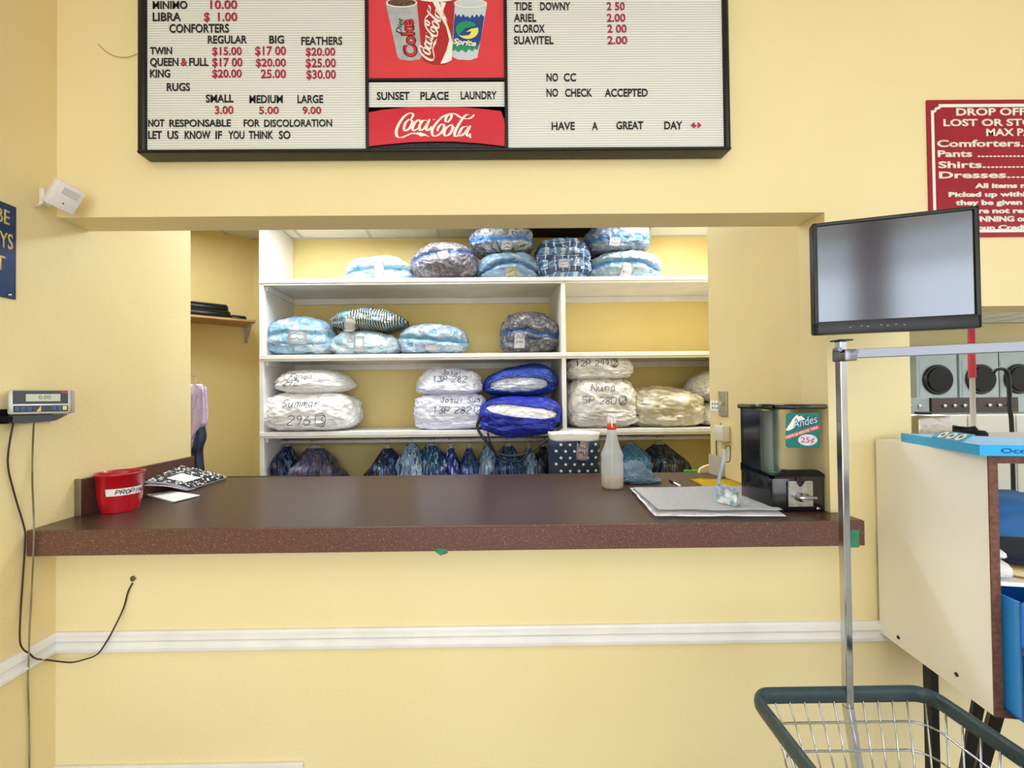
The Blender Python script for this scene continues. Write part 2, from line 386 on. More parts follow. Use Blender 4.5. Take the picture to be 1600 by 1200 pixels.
# ---------------------------------------------------------------- shelving unit
Z1, Z2, Z3 = aY(750, 434, YSF).z, aY(750, 552, YSF).z, aY(750, 672, YSF).z
PX = lambda px, y=550, Y=YSF: aY(px, y, Y).x
XA, XD, XE = PX(405), PX(881), 2.3
sh = thing('shelving_unit', 'built-in white painted shelving filled with bagged laundry', 'shelving', (.3, YSF, 0))
def board(name, lo, hi, bev=.003):
    bm = B(); box(bm, lo, hi, bev); return obj(name, bm, WHITE, sh)
WP = .034
board('side_panel', (XA, YSF, 0), (XA+WP, YSB-.002, ZB-.01))
board('divider', (XD-WP/2, YSF, 0), (XD+WP/2, YSB-.002, Z1-.03)); board('side_panel', (XE-WP, YSF, 0), (XE, YSB-.002, ZB-.01))
for z in (Z1, Z2, Z3):
    board('shelf', (XA+.004, YSF-.012, z-.032), (XE-.004, YSB-.002, z))
    board('face_strip', (XA+WP, YSF-.004, z-.048), (XD-WP/2, YSF+.018, z-.03)); board('face_strip', (XD+WP/2, YSF-.004, z-.048), (XE-WP, YSF+.018, z-.03))
    for x0, x1 in ((XA+WP, XD-WP/2), (XD+WP/2, XE-WP)):
        board('cleat', (x0, YSB-.024, z-.085), (x1, YSB-.003, z-.033))
for z in (Z1, Z2, Z3): board('end_cleat', (XA+WP, YSF+.03, z-.08), (XA+WP+.018, YSB-.03, z-.033))
bm = B(); ZR = aY(600, 689, YSF+.27).z
tube(bm, [(XA+WP, YSF+.27, ZR), (XD-WP/2, YSF+.27, ZR)], .016, 12)
obj('hanging_rod', bm, WHITE, sh, True)
bm = B(); tube(bm, [(XD+WP/2, YSF+.27, ZR), (XE-WP, YSF+.27, ZR)], .016, 12); obj('hanging_rod', bm, WHITE, sh, True)

# ---------------------------------------------------------------- menu board
YM = -.062
def P(x, y, Y=YM): return aY(x, y, Y)
mb = thing('menu_board', 'wide black-framed letter board with laundry prices above the counter', 'menu board', (P(680, 240).x, -.03, P(680, 240).z))
BLK = mat('black_frame', '0E0D0C', .3, bump=.15, bscale=120)
mx0, mx1, mz0, mz1 = P(220, 200).x, P(1140, 200).x, aY(680, 236, YM).z, 3.16
xl, xr = P(229, 120).x, P(1130, 120).x; zl = P(680, 232).z
xa, xb, xc, xd = P(571, 120).x, P(576, 120).x, P(788, 120).x, P(793, 120).x
def frame_bars(bm):
    Yb, Yf = -.002, YM-.008
    box(bm, (mx0-.012, Yf, mz0), (xl, Yb, mz1), .012, seg=3); box(bm, (xr, Yf, mz0), (mx1+.004, Yb, mz1), .012, seg=3)
    box(bm, (mx0-.012, Yf, mz0-.004), (mx1+.004, Yb, zl), .008, seg=3); box(bm, (mx0-.012, Yf, mz1-.02), (mx1+.004, Yb, mz1+.02), .008)
    box(bm, (xa, Yf+.004, zl), (xb, Yb, mz1)); box(bm, (xc, Yf+.004, zl), (xd, Yb, mz1))
    z = P(680, 124).z; box(bm, (xb, Yf+.006, z-.004), (xc, Yb, z+.004))
    return bm
obj('frame', frame_bars(B()), BLK, mb, 'auto')
bm = B(); box(bm, (mx0+.01, -.05, mz0+.01), (mx1-.01, -.003, mz1)); obj('back_case', bm, BLK, mb)
def slatmat(name, c, c2, per):
    m = mat(name, c, .5); N = m.node_tree.nodes; L = m.node_tree.links; b = N['Principled BSDF']
    tcn = N.new('ShaderNodeTexCoord'); wv = N.new('ShaderNodeTexWave'); wv.bands_direction = 'Z'; wv.inputs['Scale'].default_value = 1/per*.314/1
    wv.wave_profile = 'SIN'
    L.new(tcn.outputs['Object'], wv.inputs['Vector'])
    r = N.new('ShaderNodeValToRGB'); r.color_ramp.elements[0].position = .05; r.color_ramp.elements[1].position = .5
    r.color_ramp.elements[0].color = lin(c2); r.color_ramp.elements[1].color = lin(c)
    L.new(wv.outputs[0], r.inputs[0]); L.new(r.outputs[0], b.inputs['Base Color'])
    bp = N.new('ShaderNodeBump'); bp.inputs['Distance'].default_value = .003; bp.inputs['Strength'].default_value = .4
    L.new(wv.outputs[0], bp.inputs['Height']); L.new(bp.outputs[0], b.inputs['Normal'])
    return m
SL = slatmat('letter_board_felt', 'E9EAE6', 'C4C6C4', .0095)
for nm, x0, x1, zz0, zz1 in (('letter_panel', xl, xa, zl, mz1-.02), ('letter_panel', xd, xr, zl, mz1-.02), ('name_panel', xb, xc, P(680, 176).z-.02, P(680, 127).z)):
    bm = B(); box(bm, (x0, YM+.004, zz0), (x1, -.051, zz1)); obj(nm, bm, SL, mb)
YT = YM+.0035
BL = mat('black_letters', '111111', .4); RD = mat('red_letters', 'B01E3C', .4)
LET = [  # text, x0, baseline, x1, cap top, red
 ('MINIMO', 239, 14, 293, 2, 0), ('10.00', 329, 14, 371, 1, 1), ('LIBRA', 239, 33, 283, 20, 0), ('$', 319, 33, 328, 20, 1), ('1.00', 341, 33, 371, 20, 1), ('CONFORTERS', 265, 51, 358, 38, 0),
 ('REGULAR', 325, 68, 386, 56, 0), ('BIG', 421, 68, 444, 56, 0), ('FEATHERS', 471, 70, 535, 58, 0),
 ('TWIN', 235, 85, 269, 74, 0), ('$15.00', 332, 86, 378, 74, 1), ('$17 00', 399, 86, 447, 73, 1), ('$20.00', 478, 87, 524, 75, 1),
 ('QUEEN', 235, 103, 279, 91, 0), ('&', 283, 103, 293, 91, 1), ('FULL', 296, 103, 326, 91, 0), ('$17 00', 332, 104, 379, 91, 1), ('$20.00', 400, 104, 447, 92, 1), ('$25.00', 478, 105, 525, 92, 1),
 ('KING', 235, 121, 266, 109, 0), ('$20.00', 332, 121, 378, 109, 1), ('25.00', 408, 122, 447, 109, 1), ('$30.00', 479, 123, 525, 110, 1),
 ('RUGS', 261, 142, 297, 130, 0), ('SMALL', 322, 160, 365, 148, 0), ('MEDIUM', 390, 161, 442, 149, 0), ('LARGE', 465, 161, 505, 149, 0),
 ('3.00', 336, 178, 365, 166, 1), ('5.00', 405, 178, 436, 167, 1), ('9.00', 473, 178, 502, 167, 1),
 ('NOT', 232, 198, 257, 187, 0), ('RESPONSABLE', 265, 198, 361, 187, 0), ('FOR', 381, 198, 406, 187, 0), ('DISCOLORATION', 413, 198, 519, 187, 0),
 ('LET', 232, 217, 253, 205, 0), ('US', 262, 217, 279, 205, 0), ('KNOW', 289, 217, 329, 205, 0), ('IF', 337, 217, 347, 205, 0), ('YOU', 357, 217, 382, 205, 0), ('THINK', 389, 217, 427, 205, 0), ('SO', 436, 217, 454, 205, 0),
 ('TIDE', 804, 16, 831, 4, 0), ('DOWNY', 844, 16, 891, 4, 0), ('2 50', 948, 16, 976, 4, 1), ('ARIEL', 803, 34, 838, 22, 0), ('2.00', 948, 34, 977, 22, 1),
 ('CLOROX', 803, 51, 851, 39, 0), ('2 00', 949, 51, 979, 39, 1), ('SUAVITEL', 803, 69, 865, 57, 0), ('2.00', 949, 69, 980, 57, 1),
 ('NO', 854, 127, 872, 115, 0), ('CC', 881, 127, 900, 115, 0), ('NO', 854, 151, 872, 139, 0), ('CHECK', 883, 151, 925, 139, 0), ('ACCEPTED', 945, 151, 1012, 139, 0),
 ('HAVE', 862, 203, 898, 191, 0), ('A', 925, 203, 934, 191, 0), ('GREAT', 963, 202, 1005, 190, 0), ('DAY', 1038, 202, 1066, 190, 0),
 ('SUNSET', 589, 156, 640, 144, 0), ('PLACE', 657, 156, 701, 144, 0), ('LAUNDRY', 720, 155, 776, 143, 0)]
for s, x0, yb, x1, yt, red in LET:
    bm = px_text(B(), s, x0, yb, x1, yt, YT, bold=.016, th=.002)
    obj('lettering', bm, RD if red else BL, mb)
bm = B(); ar = lambda x, y: P(x, y, YT)
for pts in ([(1079, 196), (1085, 191), (1085, 195), (1088, 195), (1088, 198), (1085, 198), (1085, 201)], [(1096, 196), (1090, 191), (1090, 201)]):
    prism(bm, [ar(*p) for p in pts], (0, -.002, 0))
obj('arrow_mark', bm, RD, mb)
# soft-drink posters
RED = mat('poster_red', 'E0434B', .3, col2='DA3C46', scale=8); REDB = mat('banner_red', 'D4283A', .3, col2='C92035', scale=8)
WH = mat('print_white', 'F7F3EA', .4)
bm = B(); box(bm, (xb, YM+.003, P(680, 122).z), (xc, -.051, mz1-.02)); obj('drinks_poster', bm, RED, mb)
YP = YM+.0028
def flat(bm, pts, k=0, th=.0004):
    prism(bm, [P(x, y, YP-k*.0006) for x, y in pts], (0, -th, 0)); return bm
def fobj(name, pts, m, k=0, parent=None): return obj(name, flat(B(), pts, k), m, parent or mb)
def arc(cx, cy, rx, ry, a0, a1, n=14): return [(cx+rx*math.cos(math.radians(a0+(a1-a0)*i/n)), cy+ry*math.sin(math.radians(a0+(a1-a0)*i/n))) for i in range(n+1)]
SILV = mat('print_silver', 'B9BBBE', .4, col2='A6A8AC', scale=30); CREAM = mat('print_cream', 'F4EFE6', .4); COLA = mat('print_cola', '4A2A24', .4, col2='7A5A50', scale=120)
CR = mat('print_cup_red', 'B5262E', .4); BLU = mat('print_blue', '24468E', .4); GRN = mat('print_green', '1F9468', .4); YEL = mat('print_yellow', 'F0E06A', .4); PALE = mat('print_pale', 'CBD3DA', .4)
LOGO = [  # brush script, drawn in the coordinates of the banner
 [(505, 455), (527, 412), (490, 395), (430, 430), (372, 510), (342, 590), (350, 645), (392, 660), (450, 640), (520, 612), (585, 610)],
 [(480, 462), (443, 500), (426, 560), (446, 586), (490, 552), (516, 492), (498, 466), (480, 462)], [(505, 480), (540, 492)],
 [(604, 492), (585, 468), (545, 500), (518, 560), (540, 584), (590, 552)],
 [(676, 474), (630, 478), (594, 540), (604, 582), (645, 560), (684, 496)], [(704, 458), (668, 556), (690, 582), (730, 540)], [(738, 466), (766, 464)],
 [(908, 492), (878, 482), (890, 430), (932, 400), (940, 440), (905, 492)],
 [(934, 396), (852, 430), (772, 510), (730, 590), (748, 642), (802, 630), (850, 582), (862, 532), (834, 516), (800, 550), (790, 592)],
 [(932, 398), (985, 405), (1040, 440), (1100, 456), (1150, 448), (1190, 412)],
 [(934, 522), (885, 558), (862, 612), (880, 642), (925, 618), (956, 560), (946, 526), (934, 522)], [(946, 545), (985, 556)],
 [(1134, 412), (1092, 420), (1032, 500), (984, 590), (978, 642), (1012, 640), (1040, 610)],
 [(1118, 540), (1064, 550), (1028, 612), (1040, 642), (1085, 612), (1130, 548)], [(1148, 530), (1108, 616), (1124, 644), (1152, 620)]]
SW = [(500, 622), (560, 604), (610, 604), (650, 618), (705, 652), (650, 640), (610, 650), (585, 632), (540, 622)]
def script_logo(bm, fm, kw=1.0):
    """fm maps logo (x, y down) to a 3-D point"""
    def nib(t, f):
        return (7 + 24*abs(t.y)) * kw * (.55+.45*math.sin(math.pi*min(1, max(0, f*1.0+.0001)))**.4)
    strokes(bm, LOGO, nib, fm, 6)
    d = bm.verts.new; bm.faces.new([d(fm(*p)) for p in SW])
    bm.faces.new([d(fm(1145+14*math.cos(a*.6), 652+14*math.sin(a*.6))) for a in range(10)])
    return bm
# banner with curved edges
top = [(573, 177), (600, 172), (640, 168.5), (680, 167.5), (720, 168.5), (760, 171.5), (783, 174.5), (787, 186), (788.5, 195)]
bot = [(788.5, 229), (750, 224.5), (710, 221.8), (680, 221.5), (640, 222.8), (600, 226.5), (572.5, 229.5)]
bm = B(); prism(bm, [P(x, y, YM+.001) for x, y in top+bot], (0, -.003, 0)); bn = obj('drinks_banner', bm, REDB, mb)
bm = B(); box(bm, (xb, YM+.004, zl), (xc, -.051, P(680, 166).z)); obj('banner_recess', bm, BLK, mb)
bm = script_logo(B(), lambda x, y: P(570+x/6.957, 120+y/6.957, YM-.0024)); o = obj('script_lettering', bm, WH, bn)
# cups printed on the poster
def cup(pts, m, rim, rimm, fill, name):
    c = obj(name, flat(B(), pts, 0), m, mb)
    obj('printed_rim', flat(B(), arc(*rim, 0, 360, 24)[:-1], 2), rimm, c)
    obj('printed_drink', flat(B(), arc(rim[0], rim[1]-.5, rim[2]-2.4, rim[3]-1.8, 0, 360, 24)[:-1], 3), fill, c)
    return c
c1 = cup([(603, 6), (651, 2), (659, 88), (655, 93), (640, 95), (625, 93), (621, 88)], SILV, (627.5, 4.5, 24.5, 7.5), CREAM, COLA, 'printed_cup')
c3 = cup([(710, 2), (761, 7), (746, 90), (735, 94), (715, 93), (706, 88)], PALE, (735, 5.5, 26, 7.5), CREAM, PALE, 'printed_cup')
c2 = obj('printed_cup', flat(B(), [(652, 0), (711, 1), (705, 95), (692, 100.5), (675, 100), (661, 94)], 2), CR, mb)
obj('printed_rim', flat(B(), arc(682, -3, 31, 6, 0, 360, 24)[:-1], 4), CREAM, c2)
bm = flat(B(), [(676, 3), (686, 3), (694, 24), (703, 50), (707, 66), (706, 94), (698, 98), (688, 100), (698, 78), (702, 62), (697, 42), (686, 22)], 4); obj('printed_ribbon', bm, CREAM, c2)
bm = flat(B(), [(688, 3), (697, 4), (692, 18), (700, 34), (692, 24)], 4); obj('printed_ribbon', bm, CREAM, c2)
def rotmap(ox, oy, ang, sc, x0, y0, k):
    ca, sa = math.cos(math.radians(ang)), math.sin(math.radians(ang))
    return lambda x, y: P(ox + sc*((x-x0)*ca + (y-y0)*sa), oy + sc*(-(x-x0)*sa + (y-y0)*ca), YP-k*.0006-.0006)
bm = script_logo(B(), rotmap(664, 92, 79, .098, 340, 520, 5), 1.15); obj('printed_script', bm, WH, c2)
def px_rtext(bm, s, ox, oy, ang, width, cap, k, bold=0, shear=0):
    a = math.radians(ang); sc = (P(700, 50).x-P(600, 50).x)/100
    u = Vector((math.cos(a), 0, math.sin(a))); v = Vector((-math.sin(a), 0, math.cos(a)))
    return place_text(bm, s, P(ox, oy, YP-k*.0006-.0004), u, v, (0, -1, 0), width=width*sc, cap=cap*sc, bold=bold, shear=shear, th=.0004)
CK = mat('print_outline', '7A1420', .4); RD2 = mat('print_bright_red', 'E2343C', .4)
obj('printed_lettering', px_rtext(B(), 'Coke', 652, 88, 97, 60, 20, 2, .05, .1), CK, c1)
obj('printed_lettering', px_rtext(B(), 'Coke', 651, 87, 97, 58, 18, 3, .01, .1), RD2, c1)
obj('printed_lettering', px_rtext(B(), 'Diet', 627, 53, 82, 25, 9, 3, .0, .3), BL, c1)
obj('printed_lettering', px_rtext(B(), 'CLASSIC', 693, 66, 84, 21, 3.5, 5, .0), RD2, c2)
blu = [(711, 20), (714, 26), (717, 22), (720, 27), (724, 22), (727, 27), (731, 25), (734, 29), (738, 23), (741, 28), (745, 22), (748, 27), (752, 22), (755, 26), (757, 24), (751, 62), (748, 72), (708, 70), (709, 40)]
obj('printed_skyline', flat(B(), blu, 2), BLU, c3)
obj('printed_grass', flat(B(), [(707.5, 70), (748, 71), (746, 78), (742, 75), (738, 80), (733, 76), (728, 82), (722, 77), (716, 81), (711, 77), (707, 80)], 3), GRN, c3)
obj('printed_swirl', flat(B(), arc(729, 46, 17, 13, 150, 335, 16)+[(738, 42), (727, 44), (722, 50), (716, 55)], 4), GRN, c3)
obj('printed_swirl', flat(B(), [(747, 43)]+arc(731, 48, 16.5, 13, 0, 150, 14)+[(722, 56), (733, 55), (737, 49), (728, 50), (736, 45)], 5), YEL, c3)
obj('printed_lettering', px_rtext(B(), 'Sprite', 707, 68, -7, 37, 8.5, 6, .045, .25), WH, c3)
# ---------------------------------------------------------------- laundry bundles
def pillow(w, d, h, n=34, e=(2.6, 2.6), seed=0, lump=.035, wr=.02, fold=.012, flat_b=.55, crease=None, sag=0, sq_top=0, pinch=0, ribs=0):
    """superellipsoid cushion, base at z=0, centre x=y=0; returns bmesh with float layer 'band'"""
    bm = bmesh.new()
    bmesh.ops.create_cube(bm, size=2)
    bmesh.ops.subdivide_edges(bm, edges=bm.edges, cuts=n, use_grid_fill=True)
    lay = bm.verts.layers.float.new('band')
    sv = Vector((seed*3.17, seed*1.31, seed*7.7))
    for v in bm.verts:
        p = v.co.normalized()
        m = (abs(p.x)**e[0] + abs(p.y)**e[0])**(1/e[0]); mm = (m**e[1] + abs(p.z)**e[1])**(1/e[1])
        q = p/mm
        nn = noise.fractal(q*1.6+sv, 1, 2, 3); q2 = q*(1+lump*2.2*nn)
        f = noise.noise(Vector((q.x*7, q.y*7, q.z*3))+sv); f2 = 1-abs(noise.noise(Vector((q.x*5+q.z*2, q.y*5, q.z*9))+sv*2))*2
        q2 *= 1 + wr*(f*1.2 + f2)
        f3 = 1-abs(noise.noise(Vector((q.x*9+q.z*4, q.y*8, q.z*7-q.x*5))+sv*3))*2
        f4 = noise.noise(Vector((q.x*16, q.y*16, q.z*16))+sv)
        q2 *= 1 + fold*(f3*1.3 + f4*.8)
        if ribs: q2 *= 1 + ribs*math.sin(q.x*9 + 2*noise.noise(q*2+sv))
        z = q2.z
        if z < 0: z *= flat_b
        c = 0
        if crease:
            for (zc, ww, amt, tilt, curve) in crease:
                zz = q.z - (zc + tilt*q.x + curve*q.x*q.x + .12*noise.noise(Vector((q.x*2.5, 0, seed))))
                g = math.exp(-(zz/ww)**2)
                if q.y < .35:
                    q2.y += amt*g*(1 if q.y < 0 else .3); c = max(c, g)
        if pinch: 
            k = max(0, abs(q.x)-.55)/.45; z *= 1-pinch*k
        lo_, hi_ = -flat_b, 1.0
        v.co = Vector((q2.x*w/2, q2.y*d/2, (z-lo_)/(hi_-lo_)*h))
        v[lay] = min(1, c*1.1)
    zmin = min(v.co.z for v in bm.verts)
    for v in bm.verts: v.co.z = max(0, v.co.z - max(0, zmin)) if v.co.z > 0.004*h else 0.0
    return bm
def bvh_of(bm):
    t = bm.copy(); bmesh.ops.triangulate(t, faces=t.faces); b = BVHTree.FromBMesh(t); t.free(); return b
def on_surface(bvh, off=.003):
    def f(p):
        hit = bvh.ray_cast(Vector((p[0], -1.2, p[2])), Vector((0, 1, 0)))
        return None if hit[0] is None else hit[0] + Vector((0, -off, 0))
    return f
INK = mat('marker_ink', '3A3A42', .6); INKB = mat('black_marker', '121214', .5); PAPER = mat('tag_paper', 'FDFDFD', .6); PAPERC = mat('cream_tag_paper', 'E9E2C4', .6)
def add_tag(parent, bvh, px, py, pw, ph, rot=0, m=None, lines=2, hang=False, Y=YSF):
    c = aY(px, py, Y); sc = (aY(px+50, py, Y)-aY(px-50, py, Y)).x/100; w_, h_ = pw*sc, ph*sc
    ca, sa = math.cos(math.radians(rot)), math.sin(math.radians(rot)); f = on_surface(bvh, .006)
    bm = B(); G = {}; last = None
    ymin = None
    for j in range(5):
        for i in range(5):
            x = (i/4-.5)*w_; z = (.5-j/4)*h_
            p = (c.x+x*ca-z*sa, 0, c.z+x*sa+z*ca); q = f(p)
            G[i, j] = (p, q)
    ys = [q.y for _, q in G.values() if q is not None]
    if not ys: bm.free(); return
    y0 = min(ys)
    for k_, (p, q) in list(G.items()):
        y = y0 if q is None else min(q.y, y0*.6+q.y*.4)
        G[k_] = bm.verts.new((p[0], y-.002, p[2]))
    for j in range(4):
        for i in range(4): bm.faces.new((G[i, j], G[i, j+1], G[i+1, j+1], G[i+1, j]))
    co = {k_: v.co.copy() for k_, v in G.items()}
    bmesh.ops.solidify(bm, geom=bm.faces[:], thickness=-.0012)
    t = obj('paper_tag', bm, m or PAPER, parent, True); t['label'] = 'small paper tag'
    bm = B()
    for l in range(lines):
        z = h_*(.2-.36*l); n = 9
        pts = [(-w_*.33+i*w_*.66/n, z+random.uniform(-.1, .13)*h_*(1 if i % 2 else -1)) for i in range(n+1)]
        def mf(x, zz):
            u_ = (x/w_+.5)*4; v_ = (.5-zz/h_)*4
            i = max(0, min(3, int(u_))); j = max(0, min(3, int(v_))); fu, fv = u_-i, v_-j
            q = co[i, j].lerp(co[i+1, j], fu).lerp(co[i, j+1].lerp(co[i+1, j+1], fu), fv)
            return q + Vector((0, -.0035, 0))
        strokes(bm, [pts], .0035, mf, 2)
    if bm.faces: obj('handwriting', bm, INKB, t)
    else: bm.free()
def bag(name, label, cat, box_px, m, base_z=None, yf=YSF+.02, depth=.42, dsil=.12, tags=(), writing=(), parent_group=None, rot=0, **kw):
    x0, x1, yt, yb = box_px; Y = yf+dsil
    X0, X1 = aY(x0, (yt+yb)/2, Y).x, aY(x1, (yt+yb)/2, Y).x; zt = aY((x0+x1)/2, yt, Y).z
    zb_ = base_z if base_z is not None else aY((x0+x1)/2, yb, Y).z
    w_, h_ = X1-X0, zt-zb_
    th = thing(name, label, cat, ((X0+X1)/2, yf+depth/2, zb_), parent_group)
    bm = pillow(w_, depth, h_, **kw)
    if rot: bmesh.ops.rotate(bm, verts=bm.verts, matrix=Matrix.Rotation(math.radians(rot), 3, 'Y'))
    bmesh.ops.translate(bm, vec=((X0+X1)/2, yf+depth/2, zb_), verts=bm.verts)
    bv = bvh_of(bm)
    o = obj('cover' if cat == 'laundry bag' else 'comforter', bm, m, th, True)
    th['_top'] = zb_+h_
    for t in tags: add_tag(th, bv, *t)
    f = on_surface(bv, .007)
    if writing:
        for s, px, py, hp in writing:
            bm = B(); sc = (aY(px+50, py, yf).x-aY(px-50, py, yf).x)/100; c = aY(px, py, yf)
            paths, _ = glyph_paths(s, 0, 0, hp*sc)
            strokes(bm, paths, .0046, lambda x, y: f((c.x+x, 0, c.z+y)), 9)
            if bm.faces: obj('handwriting', bm, INK, th)
            else: bm.free()
    del th['_top']
    return th, zb_+h_, bv
CC = dict(coat=1, coatr=.1, crinkle=1.0)
M_A = mat('comforter_pale_blue', 'BFE0EE', .6, col2=['EAF6FA', 'A6D4EA'], scale=9, band='7FC4E4', dim=.86, **CC)
M_B = mat('comforter_mauve', '8F8794', .7, col2=['6E6676', '9A8F98', 'B9AEB4'], scale=30, band='4C6FB0', dim=.8, **CC)
M_C = mat('comforter_light_blue', 'A9CBE2', .6, col2=['8FB8DA', 'D8E6EE'], scale=14, band='5E9CD6', dim=.8, **CC)
M_C2 = mat('comforter_patchwork', 'DDE3E6', .6, col2=['3E434C', 'C9D3D9', 'EEF2F4', 'A8A0A8'], scale=11, band='3F8CD8', contrast=(.36, .6), dim=.8, **CC)
M_E2 = mat('comforter_steel', '9DAEC6', .65, col2=['7F93B4', 'AEB6C8', 'C8CCD8'], scale=26, band='3E84C8', dim=.8, **CC)
M_E = mat('comforter_ice', 'B6D0DC', .6, col2=['9DBCCB', 'CFE0E8'], scale=22, band='5B9BD0', dim=.8, **CC)
M_F = mat('comforter_sky', 'B5D8EE', .6, col2=['8EC2E8', 'E4F2FA'], scale=7, band='9BD0EC', dim=.86, **CC)
M_H = mat('comforter_sky_grey', 'BCD2E8', .6, col2=['9DB6DE', 'DCEBF6', '7FC3E0'], scale=9, band='6FBBE2', dim=.84, **CC)
M_I = mat('comforter_grey_brown', '77757E', .65, col2=['4E515C', '8C868C', 'A59C9C'], scale=22, band='2E5FA6', dim=.8, **CC)
# plaid
def plaid():
    m = mat('comforter_plaid', '3F5C8C', .65, **CC); N = m.node_tree.nodes; L = m.node_tree.links; b = N['Principled BSDF']
    t = N.new('ShaderNodeTexCoord'); s_ = N.new('ShaderNodeSeparateXYZ'); wn_ = N.new('ShaderNodeTexNoise'); wn_.inputs['Scale'].default_value = 5; L.new(t.outputs['Object'], wn_.inputs['Vector'])
    vm = N.new('ShaderNodeVectorMath'); vm.operation = 'MULTIPLY_ADD'; vm.inputs[1].default_value = (.10, .10, .10); L.new(wn_.outputs['Color'], vm.inputs[0]); L.new(t.outputs['Object'], vm.inputs[2]); L.new(vm.outputs[0], s_.inputs[0])
    def stripe(sock, f, ph, th):
        a_ = N.new('ShaderNodeMath'); a_.operation = 'MULTIPLY_ADD'; a_.inputs[1].default_value = f; a_.inputs[2].default_value = ph; L.new(sock, a_.inputs[0])
        c_ = N.new('ShaderNodeMath'); c_.operation = 'SINE'; L.new(a_.outputs[0], c_.inputs[0])
        g_ = N.new('ShaderNodeMath'); g_.operation = 'GREATER_THAN'; g_.inputs[1].default_value = th; L.new(c_.outputs[0], g_.inputs[0]); return g_.outputs[0]
    def mixc(f, c1s, c2):
        mx = N.new('ShaderNodeMix'); mx.data_type = 'RGBA'; L.new(f, mx.inputs[0])
        if isinstance(c1s, str): mx.inputs[6].default_value = lin(c1s)
        else: L.new(c1s, mx.inputs[6])
        mx.inputs[7].default_value = lin(c2); return mx.outputs[2]
    c = mixc(stripe(s_.outputs['X'], 52, .6, .55), '5D7FA6', 'B8CADA'); c = mixc(stripe(s_.outputs['Z'], 62, .5, .45), c, '2B4270')
    c = mixc(stripe(s_.outputs['X'], 104, 0, .9), c, 'B9CADC'); c = mixc(stripe(s_.outputs['Z'], 124, 2, .93), c, '162646')
    L.new(c, b.inputs['Base Color']); return m
M_D = plaid()
def stripes():
    m = mat('comforter_black_stripe', '20302C', .6, **CC); N = m.node_tree.nodes; L = m.node_tree.links; b = N['Principled BSDF']
    t = N.new('ShaderNodeTexCoord'); wv = N.new('ShaderNodeTexWave'); wv.inputs['Scale'].default_value = 16; wv.inputs['Distortion'].default_value = 6; wv.inputs['Detail'].default_value = 1
    wv.inputs['Detail Scale'].default_value = .6
    L.new(t.outputs['Object'], wv.inputs['Vector']); r = N.new('ShaderNodeValToRGB'); L.new(wv.outputs[0], r.inputs[0])
    r.color_ramp.elements[0].position = .62; r.color_ramp.elements[0].color = lin('1C2C2A'); r.color_ramp.elements[1].position = .8; r.color_ramp.elements[1].color = lin('C9CBB8')
    nz = N.new('ShaderNodeTexNoise'); nz.inputs['Scale'].default_value = 9; L.new(t.outputs['Object'], nz.inputs['Vector'])
    mx = N.new('ShaderNodeMix'); mx.data_type = 'RGBA'; r2 = N.new('ShaderNodeValToRGB'); r2.color_ramp.elements[0].position = .55; r2.color_ramp.elements[1].position = .68
    L.new(nz.outputs[0], r2.inputs[0]); L.new(r2.outputs[0], mx.inputs[0]); L.new(r.outputs[0], mx.inputs[6]); mx.inputs[7].default_value = lin('4E86A6')
    L.new(mx.outputs[2], b.inputs['Base Color']); return m
M_G = stripes()
WB = mat('white_sack_cloth', 'FAFAFA', .7, col2=['F4F4F6', 'FCFCFC'], scale=8, bump=.6, bscale=12)
WB2 = mat('bluish_white_sack', 'DADDF0', .6, col2=['DDE0F4', 'ECEEFA'], scale=8, bump=.6, bscale=12)
GB = mat('grey_white_sack', 'DAD5D0', .65, col2=['DCDAD8', 'EBE9E8'], scale=8, bump=.5, bscale=12)
CL = mat('crumpled_clear_sack', 'CFC8B4', .45, col2=['BFB79E', 'E6E0D0'], scale=6, bump=1.5, bscale=10, coat=1, coatr=.12, stretch=(1, 1, .6))
G1 = 'bagged comforters on the white shelves'; G2 = 'white laundry sacks on the white shelves'
def comf(label, bx, m, **kw): return bag('bagged_comforter', label, 'comforter', bx, m, parent_group=G1, **kw)
comf('thin pale blue bagged comforter, leftmost on the top shelf', (538, 647, 400, 432), M_A, base_z=Z1, seed=1, crease=[(.05, .13, .16, .1, 0)], tags=[(591, 420, 16, 26, 0, None, 0)], pinch=.25)
comf('large round mauve-grey bagged comforter overhanging the top shelf', (640, 746, 374, 436), M_B, base_z=Z1+.001, yf=YSF-.06, depth=.5, dsil=.1, e=(2.3, 2.3), seed=2, crease=[(.3, .1, .12, .2, 0)], tags=[(694, 403, 17, 15, 15)], flat_b=.7, lump=.02)
_, zc, _ = comf('light blue bagged comforter rolled in two lobes, under the patchwork one', (746, 845, 394, 431), M_C, base_z=Z1, seed=3, crease=[(.3, .13, .26, 0, -.6)], tags=[(798, 427, 16, 20, -2, PAPERC)])
comf('patchwork black, white and blue bagged comforter on top of the light blue one', (736, 833, 350, 395), M_C2, base_z=zc-.012, seed=4, crease=[(-.05, .22, .05, 0, 0)], tags=[(792, 382, 17, 13, -2)], e=(3.2, 2.6))
comf('navy and white plaid bagged comforter on the top shelf', (835, 926, 370, 429), M_D, base_z=Z1, seed=5, crease=[(.25, .07, .13, 0, -.45), (-.12, .07, .12, .1, .25), (.6, .05, .08, 0, -.6)], tags=[(881, 411, 16, 14, 0)])
_, ze, _ = comf('ice blue rolled bagged comforter at the right end of the top shelf', (923, 1035, 392, 431), M_E, base_z=Z1, seed=6, crease=[(.25, .14, .22, -.15, -.3)], tags=[(980, 421, 17, 24, -10)])
comf('steel blue bagged comforter on top of the ice blue one', (918, 1016, 350, 393), M_E2, base_z=ze-.012, seed=7, crease=[(-.1, .25, .06, 0, 0)], tags=[(962, 376, 17, 13, -6)], e=(3.6, 3))
